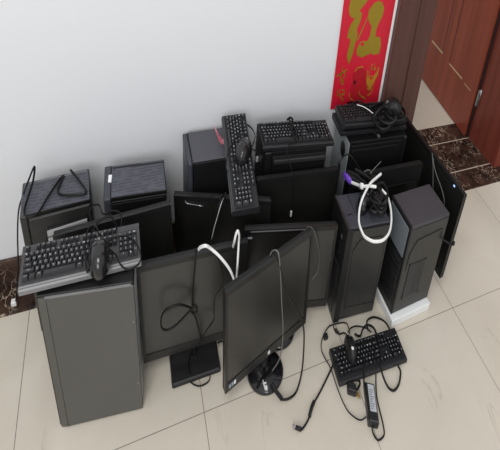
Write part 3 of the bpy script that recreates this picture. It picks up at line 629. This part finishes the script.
monitor(M6,'black monitor directly behind the frontmost monitor, beside the middle computer tower',w=.508,h=.295,stand=('round',.705,1.215,(.100,.080)),feats=[badge_m6])
def trim_m7(t,fr,bz,w,h):
    MB().box(-w/2+.12,w/2-.06,-.004,-.001,h-.062,h-.059).build('trim_line','edge_dark',t,fr).parent = bz
M7 = (1.434,1.339,.07,-.016,-.05,0)
monitor(M7,'black monitor behind the ribbed-top tower and before the poster-side tower',top=.060,chin=.016,stand=('flat',1.43,1.38,(.22,.08)),feats=[trim_m7])
def led_m8(t,fr,bz,w,h):
    MB().box(w/2-.072,w/2-.063,-.004,-.0015,h-.012,h-.007).build('power_light','led_blue',t,fr).parent = bz
M8 = (1.742,1.356,.087,-1.534,-.052,-.018)
t8 = monitor(M8,'black monitor standing sideways at the far right with a small blue light',w=.51,h=.318,top=.016,stand=('flat',1.78,1.36,(.16,.10)),feats=[led_m8])

# ================================================================== keyboards
ROWS = []
def row(z, items): ROWS.append((z, items))
def run(x, s): return [(x+i, 1, c) for i, c in enumerate(s)]
row(5.35, [(0,1,'Esc')] + [(2+i,1,'F%d'%(i+1)) for i in range(4)] + [(6.5+i,1,'F%d'%(i+5)) for i in range(4)] + [(11+i,1,'F%d'%(i+9)) for i in range(4)] + [(15.25,1,'Prt'),(16.25,1,'Scr'),(17.25,1,'Brk')])
row(4, run(0,'`1234567890-=') + [(13,2,'Back'),(15.25,1,'Ins'),(16.25,1,'Hm'),(17.25,1,'Up'),(18.5,1,'Num'),(19.5,1,'/'),(20.5,1,'*'),(21.5,1,'-')])
row(3, [(0,1.5,'Tab')] + run(1.5,'QWERTYUIOP[]') + [(13.5,1.5,'\\'),(15.25,1,'Del'),(16.25,1,'End'),(17.25,1,'Dn'),(18.5,1,'7'),(19.5,1,'8'),(20.5,1,'9')])
row(2, [(0,1.75,'Caps')] + run(1.75,"ASDFGHJKL;'") + [(12.75,2.25,'Enter'),(18.5,1,'4'),(19.5,1,'5'),(20.5,1,'6')])
row(1, [(0,2.25,'Shift')] + run(2.25,'ZXCVBNM,./') + [(12.25,2.75,'Shift'),(16.25,1,'^'),(18.5,1,'1'),(19.5,1,'2'),(20.5,1,'3')])
row(0, [(0,1.25,'Ctrl'),(1.25,1.25,''),(2.5,1.25,'Alt'),(3.75,6.25,''),(10,1.25,'Alt'),(11.25,1.25,''),(12.5,1.25,''),(13.75,1.25,'Ctrl'),(15.25,1,'<'),(16.25,1,'v'),(17.25,1,'>'),(18.5,2,'0'),(20.5,1,'.')])
TALL = [(21.5,2,3,'+'),(21.5,0,1,'Ent')]       # keys two rows high: x, first row, last row
def keyboard(fr, label, w, d, body, keymat, legmat='legend', single=True, group='computer keyboards', trim=None, extra=None):
    t = thing('keyboard', fr[:3], label, 'keyboard', group)
    pr = [(0,.004),(0,.014),(.006,.0165),(d-.004,.0205),(d,.018),(d,.002),(d-.01,0),(.008,0)]
    m = MB(); m.prism(pr,'x',-w/2,w/2)
    m.build('body',body,t,fr)
    if trim: MB().prism([(-.0015,.004),(-.0015,.0135),(.008,.0172),(.011,.0172),(.011,.015)],'x',-w/2+.002,w/2-.002).build('front_trim',trim,t,fr)
    MB().prism([(.016,.0168),(.016,.0176),(d-.010,.0206),(d-.010,.0198)],'x',-w/2+.008,w/2-.008).build('key_tray','black_plastic' if body=='keyboard_black' else body,t,fr)
    mx, my0, my1 = .010, .019, .010
    u = (w-2*mx)/22.5; uz = (d-my0-my1)/6.35
    allk = []
    for z, items in ROWS:
        for x, kw, ch in items: allk.append((x, z, kw, 1, ch))
    for x, a, b_, ch in TALL: allk.append((x, a, 1, b_-a+1, ch))
    allk.sort(key=lambda k: k[1])
    def key_mesh(m, k):
        x, z, kw, kh, ch = k
        x0 = -w/2+mx+x*u; y0 = my0+z*uz; x1 = x0+kw*u; y1 = y0+kh*uz; g = .0009
        zb = .0172+.003*(y0/d); zt = zb+.0085
        m.mi = 0; m.frustum(x0+g,x1-g,y0+g,y1-g,zb,zt,.0028,.0018)
        if ch:
            m.mi = 1
            single_ch = len(ch) == 1
            m.poly_text(ch, (x0+x1)/2-(.0015 if single_ch else 0), (y0+y1)/2+.001, zt+.00025, .0066 if single_ch else .0042, fit=kw*u*.5)
    if single:
        for k in allk[:100]:
            m = MB(); key_mesh(m,k); m.build('key',[keymat,legmat],t,fr)
        m = MB()
        for k in allk[100:]: key_mesh(m,k)
        o = m.build('function_keys',[keymat,legmat],t,fr); o['kind'] = 'stuff'
    else:
        G = {'main_keys':lambda k: k[0] < 15 and k[1] < 5, 'function_keys':lambda k: k[0] < 15 and k[1] >= 5, 'cursor_keys':lambda k: 15 <= k[0] < 18.4, 'number_pad':lambda k: k[0] >= 18.4}
        for nm, f in G.items():
            m = MB()
            for k in allk:
                if f(k): key_mesh(m,k)
            m.build(nm,[keymat,legmat],t,fr)
    # indicator strip above the number pad
    MB().box(-w/2+mx+18.6*u,-w/2+mx+22.3*u,my0+5.5*uz,my0+6.1*uz,.0195,.0212,bev=.0004).build('indicator_strip',body,t,fr)
    if extra: extra(t, fr, w, d)
    return t
def cable(name, pts, r, mat, t, seg=8, n=5, flat=1.0):
    m = MB().tube(pts, r, seg, n, flat=flat)
    return m.build(name, mat, t, None)
def loose(name, pts, r, mat, label, cat, group=None, flat=1.0, n=5):
    m = MB(); m.origin = Vector((pts[0][0],pts[0][1],min(p[2] for p in pts)-r)); m.tube(pts, r, 8, n, flat=flat)
    o = m.build(name, mat); return tag(o, label, cat, group)
def ex_fl(t,fr,w,d):
    MB().box(.045,.072,d-.018,d-.012,.0195,.0212).build('maker_plate','legend',t,fr)
    cable('cable',P['fl_kb_cable'],.0028,'cable_black',t)
KFL = (-.210,1.168,.4095,.003,0,.012)
keyboard(KFL,'large grey keyboard with white legends lying on the front-left computer tower',.437,.136,'keyboard_grey','key_dark',trim='trim_silver',extra=ex_fl)
KV = (.499,1.260,.404,-.137,.09,-.05)
R_, T_ = frame_mat(KV)
class _: pass
# this one lies lengthwise: its own x runs down the long axis
def lengthwise(fr, L):
    # rotate -90 degrees about the local z so that the keyboard's left end points away from the viewer
    R, T = frame_mat(fr); Rz = Matrix.Rotation(-pi/2,3,'Z'); RR = R @ Rz
    e = RR.to_euler('YXZ')
    # centre of the long edge: local (x=-w/2 side)
    org = R @ Vector((-.070, L/2, 0)) + T
    return RR, org
RRV, ORV = lengthwise(KV, .436)
_fm = frame_mat
def frame_mat(p):
    if p == 'V': return RRV, ORV
    return _fm(p)
class FRV(str):
    def __getitem__(s, k): return tuple(ORV)[k] if isinstance(k, slice) else str.__getitem__(s,k)
keyboard(FRV('V'),'keyboard laid lengthwise with a mouse on it, reaching from tower top over a monitor edge',.422,.136,'keyboard_black','key_dark',trim='keyboard_grey')
def ex_k4(t,fr,w,d):
    cable('cable',P['k4_cable'],.0022,'cable_black',t)
    cable('cable_bundle',P['k4_bundle'],.0038,'cable_black',t)
    p = P['k4_cable'][-1]
    MB().box(p[0]-.005,p[0]+.005,p[1]-.003,p[1]+.003,p[2]-.012,p[2]+.008,bev=.001).build('usb_plug','sticker',t,None)
    MB().box(.10,.13,d-.008,d-.004,.0200,.0212).build('maker_plate','legend_grey',t,fr)
keyboard((.886,1.486,.4255,-.084,0,0),'black keyboard with white legends and cable bundled on it, on the all-black tower',.430,.136,'keyboard_black','key_black',extra=ex_k4)
keyboard((1.422,1.512,.418,-.056,0,0),'lower of the two black keyboards stacked on the tower below the poster',.470,.128,'keyboard_black','key_black','legend_grey',single=False)
def ex_k5(t,fr,w,d):
    cable('cable',P['k5_cable1'],.0026,'cable_black',t); cable('cable_loop',P['k5_cable2'],.0024,'cable_black',t)
    cable('cable_tail',P['k5_plugcable'],.0022,'cable_black',t)
    p = P['k5_plugcable'][-1]
    MB().box(p[0]-.005,p[0]+.008,p[1]-.010,p[1]+.004,p[2]-.004,p[2]+.004,bev=.001).build('usb_plug','steel',t,None)
keyboard((1.414,1.500,.449,-.061,0,0),'upper of the two black keyboards stacked on the tower below the poster',.440,.128,'keyboard_black','key_black','legend_grey',single=False,extra=ex_k5)
def ex_kf(t,fr,w,d):
    cable('cable',P['kf_thin'],.0024,'cable_black',t)
    p = P['kf_thin'][5]
    MB().box(.948,.974,1.108,1.128,.001,.014,bev=.003).build('usb_plug','black_plastic',t,None)
keyboard((1.160,.923,.001,-.044,0,.0),'black keyboard on the tiled floor with a mouse on top of it',.430,.128,'keyboard_black','key_black',extra=ex_kf)

# ================================================================== mice
def mouse(pos, ahead, label, shell='black_plastic', tail=None, tail_r=.0026, L=.112, Wd=.062, Hh=.037, top_dot=False, pitch=0, group='computer mice'):
    """pos: middle of the underside; ahead: direction (x,y) of the cable end"""
    t = thing('computer_mouse', pos, label, 'mouse', group)
    yaw = math.atan2(ahead[1],ahead[0])-pi/2
    fr = (*pos, yaw, pitch, 0)
    def surf(u, v, off=0):
        a = u*2-1                                    # -1 rear .. 1 front
        wd = Wd/2*(1-abs(a)**3.2*.55)*(1-.08*math.exp(-((a-.1)/.35)**2))
        e = max(0,1-abs(a)**3.6)**.5
        wd *= .35+.65*e
        ht = (Hh+off)*(.20+.80*max(0,1-abs((a+.22)/1.28)**2.3)**.8)*(.35+.65*e)
        th = pi*v
        cx, sx = math.cos(th), math.sin(th)
        return Vector((-(wd+off)*math.copysign(abs(cx)**.75,cx), a*L/2, .002+ht*abs(sx)**.8))
    def patch(u0,u1,v0,v1,nu,nv,off,name,mat,parent=None):
        m = MB(); g = [[m.bm.verts.new(surf(u0+(u1-u0)*i/nu, v0+(v1-v0)*j/nv, off)) for j in range(nv+1)] for i in range(nu+1)]
        for i in range(nu):
            for j in range(nv):
                f = m.bm.faces.new((g[i][j],g[i+1][j],g[i+1][j+1],g[i][j+1])); f.smooth = True
        if off == 0:
            rim = [g[i][0] for i in range(nu+1)]+[g[i][nv] for i in range(nu,-1,-1)]
            m.bm.faces.new(rim)
            for i in (0,nu):
                try: m.bm.faces.new([g[i][j] for j in range(nv+1)])
                except ValueError: pass
        bmesh.ops.recalc_face_normals(m.bm, faces=m.bm.faces[:])
        if off:
            cen = sum((f.normal.z for f in m.bm.faces))
            if cen < 0: bmesh.ops.reverse_faces(m.bm, faces=m.bm.faces[:])
            r = bmesh.ops.solidify(m.bm, geom=m.bm.faces[:], thickness=.0012)
        o = m.build(name, mat, t, fr); return o
    patch(.0,1.,0,1,30,24,0,'shell',shell)
    patch(.56,.965,.16,.47,10,8,.0012,'left_button',shell); patch(.56,.965,.53,.84,10,8,.0012,'right_button',shell)
    q = surf(.80,.5)
    m = MB(); m.tube([(-.0035,q.y,q.z-.002),(.0035,q.y,q.z-.002)],.0075,16,1); m.build('scroll_wheel','cable_grey',t,fr)
    if top_dot: 
        q = surf(.30,.5); m = MB(); m.lathe([(.0075,q.z+.0002),(.006,q.z+.0012)],0,q.y,16); m.build('pale_dot','dot_white',t,fr)  # small pale disc on the rear half of the shell
    if tail: cable('cable',tail,tail_r,'cable_black',t)
    return t
mouse((-.146,1.180,.4395),(.05,.99),'glossy dark mouse lying on the large grey keyboard at front left','mouse_gloss',P['fl_mouse_cable'],L=.118,Wd=.080,Hh=.040)
mouse((.548,1.476,.449),(.72,.69),'black mouse lying on the lengthwise keyboard beside the pink-tagged tower','mouse_gloss',P['v_mouse_cable'],L=.128,Wd=.074,pitch=.05)
t = thing('black_cable_bundle',(1.50,1.52,.478),'black cable heaped on the upper stacked keyboard around the mouse','cable bundle')
cable('cable',P['k5_tangle'],.0062,'cable_black',t)
cable('pale_glint',[(1.318,1.588,.4895),(1.345,1.572,.491),(1.372,1.545,.491),(1.392,1.520,.489)],.0016,'cable_white',t)  # glints on the cables, put in as a thin white strand
mouse((1.545,1.535,.4785),(-.95,.2),'black mouse on the upper stacked keyboard below the red poster','back_plastic',P['k5_white'],.0022,L=.125,Wd=.085,Hh=.040)
mouse((1.178,1.240,.3525),(.80,.35),'dark mouse under the cable tangle on the middle computer tower','black_gloss',None,L=.112,Wd=.062,Hh=.040)
mouse((1.052,1.015,.029),(.30,.95),'black mouse with pale dot lying on the keyboard on the floor','black_plastic',P['kf_arc2'],.0028,top_dot=True)

# ================================================================== loose cables and small things
loose('flat_cable',P['t1_cable'],.0045,'cable_black','black flat cable looped over the far-left tower top and hanging to the floor','cable','loose computer cables',flat=.7)
MB_ = MB(); MB_.origin = Vector((-.62,1.628,.001)); o = MB_.box(-.637,-.612,1.625,1.645,.003,.018,bev=.003).build('cable_plug','cable_white')
tag(o,'pale plug lying on the marble strip at the left edge','plug')
loose('black_cable',P['fl_loop'],.0030,'cable_black','thin black cable arching up behind the large grey keyboard','cable','loose computer cables')
t = thing('white_plug', (.678,1.585,.33),'small white plug hanging at right edge of the lengthwise keyboard','plug')
MB().box(.671,.687,1.596,1.604,.338,.356,bev=.002).build('plug_body','cable_white',t,None)
cable('cable',P['v_plug'],.002,'cable_black',t)
# white cable tangle on the middle tower
t = thing('white_display_cable',(1.20,1.20,.354),'thick white cable ring with purple plug on the middle computer tower','cable')
cable('cable',P['mid_loop'],.0050,'cable_white',t,12,7)
cable('cable_end',P['mid_white'],.0052,'cable_white',t,10)
m = MB().tube([P['mid_white'][-1],(P['mid_white'][-1][0]-.020,P['mid_white'][-1][1]+.045,.381)],.0105,10,1); o = m.build('plug','purple',t,None); o['label'] = 'purple plug'
m = MB().tube([P['mid_white'][2],tuple((u+v)/2 for u,v in zip(P['mid_white'][2],P['mid_white'][3]))],.0095,12,1); m.build('cable_knot','cable_white',t,None)
t = thing('black_cable_bundle',(1.26,1.24,.354),'bundle of tangled black cables heaped on the middle computer tower','cable bundle')
cable('cable',P['mid_bundle'],.0075,'cable_black',t,8,6); cable('cable',P['mid_bundle2'],.0075,'cable_black',t,8,6)
cable('cable_tip',P['mid_tip'],.0042,'cable_black',t)
p = P['mid_tip'][-1]; MB().box(p[0]-.004,p[0]+.006,p[1]-.008,p[1]+.004,p[2]-.003,p[2]+.004,bev=.001).build('plug_tip','cable_white',t,None)
cable('cable_wire',P['mid_wire'],.0018,'cable_grey',t)
cable('cable_ring',P['mid_ring'],.0020,'cable_grey',t)
m = MB().box(-.042,.042,-.026,.026,-.014,.018,bev=.008,seg=3)
for v in m.bm.verts: v.co = Matrix.Rotation(.5,3,'Z') @ v.co + Vector((1.275,1.235,.372))
m.build('bundle_plug','black_plastic',t,None)
m = MB().box(-.018,.018,-.055,.055,-.012,.014,bev=.006,seg=3)
for v in m.bm.verts: v.co = Matrix.Rotation(.75,3,'Z') @ v.co + Vector((1.190,1.345,.372))
m.build('bundle_plug','black_plastic',t,None)
loose('black_cable',P['mid_arc'],.0028,'cable_black','thin black cable arching in front of the bare metal back plate','cable','loose computer cables')
# on and around the grey-screen monitor
loose('black_cable',P['m4_cable1'],.0036,'cable_black','black cable hanging straight down the grey screen onto the square foot','cable','loose computer cables')
loose('black_cable',P['m4_loop'],.0036,'cable_black','black cable loop knotted in front of the grey reflecting screen','cable','loose computer cables')
loose('black_cable',P['m4_cable2'],.0022,'cable_black','thin wavy black cable over the right half of the grey screen','cable','loose computer cables')
loose('black_cable',P['m4_floor'],.0026,'cable_black','black cable curving out below the square monitor foot','cable','loose computer cables')
loose('black_cable',P['m4_floor2'],.0028,'cable_black','short black cable on the floor right of the square monitor foot','cable','loose computer cables')
loose('white_cable',P['white_arc'],.0049,'cable_white','thick white cable arching between the grey-screen monitor and the frontmost monitor','cable',n=7)
loose('black_cable',P['m2_cable'],.0036,'cable_black','black cable looped over the monitor top left of the lengthwise keyboard','cable','loose computer cables')
loose('grey_cable_or_glint',[(x+.006,y-.006,z) for x,y,z in P['m2_cable'][:4]],.0014,'cable_white','thin painted highlight along the black loop on the monitor left of the lengthwise keyboard','cable')  # white highlight of the black loop, modelled as a thin pale strand
loose('black_cable',P['m2_cable2'],.0022,'cable_black','thin black cable straight down the monitor left of the pale highlight','cable','loose computer cables')
t = thing('strap_cable',(.63,1.04,.004),'flat black cable draped over the frontmost monitor down to its round foot','cable')
cable('cable',P['m5_thick'],.0040,'cable_black',t)
cable('plug',P['m5_thick'][-3:],.0078,'cable_black',t,10,4)
loose('grey_cable_or_glint',P['m5_thin'],.0022,'cable_grey','thin grey cable running down the middle of the frontmost screen','cable')
loose('grey_cable_or_glint',P['m6_thin'],.0018,'cable_grey','thin grey cable hooked over the top right corner behind the frontmost monitor','cable')
cable('hanging_cable',P['m8_c1'],.0020,'cable_grey',t8); cable('hanging_cable',P['m8_c2'],.0018,'cable_grey',t8)
t = thing('plug_cable',(1.74,1.075,.235),'short black plug lead poking past the edge of the sideways monitor','cable')
cable('cable',P['m8_plug'],.0030,'cable_black',t)
p = P['m8_plug'][-1]; MB().box(p[0]-.008,p[0]+.006,p[1]-.006,p[1]+.004,p[2]-.008,p[2]+.006,bev=.002).build('plug','black_plastic',t,None)
# floor at right
t = thing('looped_cord',(1.2,.93,.001),'thick black cord looped over the right half of the floor keyboard','cord')
cable('cord_loop',P['kf_thick'],.0044,'cable_black',t)
cable('cord_arc',P['kf_arc'],.0040,'cable_black',t)
loose('black_cable',P['kf_bead'],.0028,'cable_black','short thin cable with a bead at left corner of the floor keyboard','cable','loose computer cables')
t = thing('cable_bead',(1.036,1.118,.001),'small black bead on the thin cable by the floor keyboard','cable bead')
MB().tube([(1.031,1.130,.009),(1.034,1.121,.009),(1.045,1.109,.009)],[.005,.008,.006],10,3).build('bead','black_plastic',t,None)
t = thing('usb_cable',(.80,.93,.001),'black usb cable with metal tip running left from the floor keyboard','cable')
cable('cable',P['usb_cable'],.0038,'cable_black',t)
MB().tube([(.785,.920,.009),(.765,.907,.010),(.742,.886,.009)],.0078,10,3).build('ferrite_bead','black_plastic',t,None)
MB().tube([(.685,.861,.008),(.662,.873,.008)],.0065,10,1).build('plug','black_plastic',t,None)
MB().box(.648,.660,.872,.884,.004,.012,bev=.001).build('metal_tip','steel',t,None)
# laptop power adapter
FA = (1.0705,.8285,.001,math.atan2(.770-.893,1.043-1.095)+pi/2,0,0)
t = thing('power_adapter',FA[:3],'black power adapter brick with pale label in front of the floor keyboard','power adapter')
ax = Vector((1.043-1.097,.771-.892)); LL = ax.length
FA = (1.0705,.8305,.001,math.atan2(ax.y,ax.x)+pi/2,0,0)
MB().box(-.027,.027,-LL/2,LL/2,0,.027,bev=.006,seg=3).build('brick','black_plastic',t,FA)
lb = MB().box(-.012,.020,-LL/2+.034,LL/2-.008,.0268,.0276).build('label_sheet','label_paper',t,FA); lb['label'] = 'pale rating label'
m = MB()
for k in range(9):
    y = -LL/2+.042+k*.0078; m.box(-.008,.004+.010*((k*7)%3)/2,y,y+.0028,.0275,.0280)
m.build('label_print','legend_grey',t,FA).parent = lb
cable('output_lead',P['adapter_bot'],.0034,'cable_black',t); cable('input_lead',P['adapter_top'],.0042,'cable_black',t)
t = thing('power_plug',(1.02,.912,.001),'black power plug bunched with its cord at lower left edge of the floor keyboard','plug')
m = MB().box(-.024,.024,-.018,.018,0,.024,bev=.007,seg=3)
for v in m.bm.verts: v.co = Matrix.Rotation(-.5,3,'Z') @ v.co + Vector((1.000,.905,.001))
m.build('plug_body','black_plastic',t,None)
for k in (0,1,2): MB().box(1.014+k*.007,1.017+k*.007,.874-k*.004,.894-k*.004,.008,.016).build('plug_pin','brass',t,None)
cable('cord',P['kf_plugs'],.0046,'cable_black',t)
# pink tag on the smooth grey tower top
t = thing('pink_tag',(.452,1.615,.4145),'pink paper tag curled up on the smooth grey tower top','tag')
m = MB(); V = []
sec = [(.431,1.634,.458,.0022),(.437,1.618,.452,.004),(.446,1.616,.440,.006),(.455,1.618,.428,.009),(.464,1.620,.418,.012),(.469,1.610,.4160,.012),(.472,1.601,.4155,.007)]
for x,y,z,wd in sec: V.append([m.bm.verts.new((x+k*wd+.0,y+k*wd*.35,z+abs(k)*wd*.25)) for k in (-1,0,1)])
for a_,b_ in zip(V,V[1:]):
    for k in (0,1): m.bm.faces.new((a_[k],a_[k+1],b_[k+1],b_[k]))
bmesh.ops.solidify(m.bm, geom=m.bm.faces[:], thickness=.0012)
m.build('paper_strip','pink',t,None)

# ================================================================== red poster
t = thing('wall_poster',(1.415,1.7225,.41),'red paper poster with gold brush character on the white wall','poster')
TL_, TR_ = 1.217, 1.592
m = MB().prism([(1.2235,.412),(1.598,.4035),(1.598,1.30),(1.2155,1.30)],'y',1.7200,1.7215); m.build('red_sheet','poster_red',t,None)
m = MB().prism([(1.598,.4035),(1.616,.404),(1.616,1.30),(1.598,1.30)],'y',1.7202,1.7215); m.build('white_edge','poster_paper',t,None)
m = MB().prism([(1.40,.4078),(1.616,.4030),(1.616,.4060),(1.40,.4105)],'y',1.7192,1.7215); m.build('white_foot','poster_paper',t,None)
m = MB().prism(Q['fish'],'y',1.7194,1.7201); m.build('crimson_drawing','poster_crimson',t,None)
m = MB().prism(Q['left_radical'],'y',1.7190,1.7201)
m.prism(Q['right_part'],'y',1.7190,1.7201); m.prism(Q['line'],'y',1.7191,1.7201)
m.prism([(1.30,.83),(1.36,.85),(1.43,.93),(1.44,.99),(1.40,.96),(1.33,.88)],'y',1.7190,1.7201)
m.prism([(1.41,.795),(1.47,.80),(1.57,.83),(1.57,.86),(1.47,.84),(1.42,.82)],'y',1.7190,1.7201)
m.build('gold_character','poster_gold',t,None)
m = MB().prism(Q['spot'],'y',1.7184,1.7190); m.build('red_spot','poster_red',t,None)
m = MB().prism(Q['flame'],'y',1.7186,1.7194); m.build('gold_flame','poster_gold_line',t,None)
for nm, ks in (('gold_small_character',range(0,5)),('gold_small_character',range(5,9)),('gold_fish_outline',(9,)),('gold_fish_outline',(10,)),('gold_sparkle',range(11,14)),('gold_flame_line',(14,15,16,17)),('gold_flame_line',(18,)),('gold_flame_line',(19,20))):
    m = MB()
    for k in ks: m.ridge(Q['stroke%d'%k],.0042,'y',1.7184,1.7200,closed=False)
    m.build(nm,'poster_gold' if k < 9 else 'poster_gold_line',t,None)
m = MB().prism(Q['dark'],'y',1.7186,1.7194).prism(Q['dark2'],'y',1.7186,1.7194); m.build('dark_marks','poster_ink',t,None)
# ================================================================== light and camera
wd_ = bpy.data.worlds.new('room_air'); bpy.context.scene.world = wd_; wd_.use_nodes = True
bg = wd_.node_tree.nodes['Background']; bg.inputs['Color'].default_value = (.96,.975,1.0,1); bg.inputs['Strength'].default_value = .62
def area(name, loc, target, size, power, col):
    l = bpy.data.lights.new(name,'AREA'); l.shape = 'RECTANGLE'; l.size = size[0]*S[0]; l.size_y = size[1]*S[1]; l.energy = power; l.color = col
    o = bpy.data.objects.new(name,l); C.objects.link(o); o.location = W(loc)
    o.rotation_euler = (W(target)-W(loc)).to_track_quat('-Z','Y').to_euler(); return o
area('ceiling_lamp',(-.7,-.3,2.7),(-.2,.9,0),(1.6,1.2),55,(1,.985,.955))
area('front_fill',(-1.7,-2.4,1.9),(.0,1.7,.5),(2.6,1.6),62,(.97,.985,1))  # added frontal fill behind the camera to light the wall evenly, no window
area('next_room_lamp',(2.0,3.5,2.6),(2.5,2.9,0),(.9,.7),26,(1,.95,.86))
sc = bpy.context.scene
cam = bpy.data.cameras.new('camera'); co = bpy.data.objects.new('camera',cam); C.objects.link(co); sc.camera = co
rows = CAMR
co.matrix_world = Matrix(((rows[0][0],-rows[1][0],-rows[2][0],0),(rows[0][1],-rows[1][1],-rows[2][1],0),(rows[0][2],-rows[1][2],-rows[2][2],0),(0,0,0,1)))
co.location = W((0,0,CAMH))
cam.sensor_fit = 'HORIZONTAL'; cam.sensor_width = 36; cam.lens = FPX/500*36
cam.shift_x = (250-PPX)/500; cam.shift_y = (PPY-225)/500; cam.clip_start = .02
sc.view_settings.view_transform = 'Standard'; sc.view_settings.look = 'None'; sc.view_settings.gamma = 1
sc.view_settings.use_curve_mapping = False; sc.view_settings.exposure = 0.0
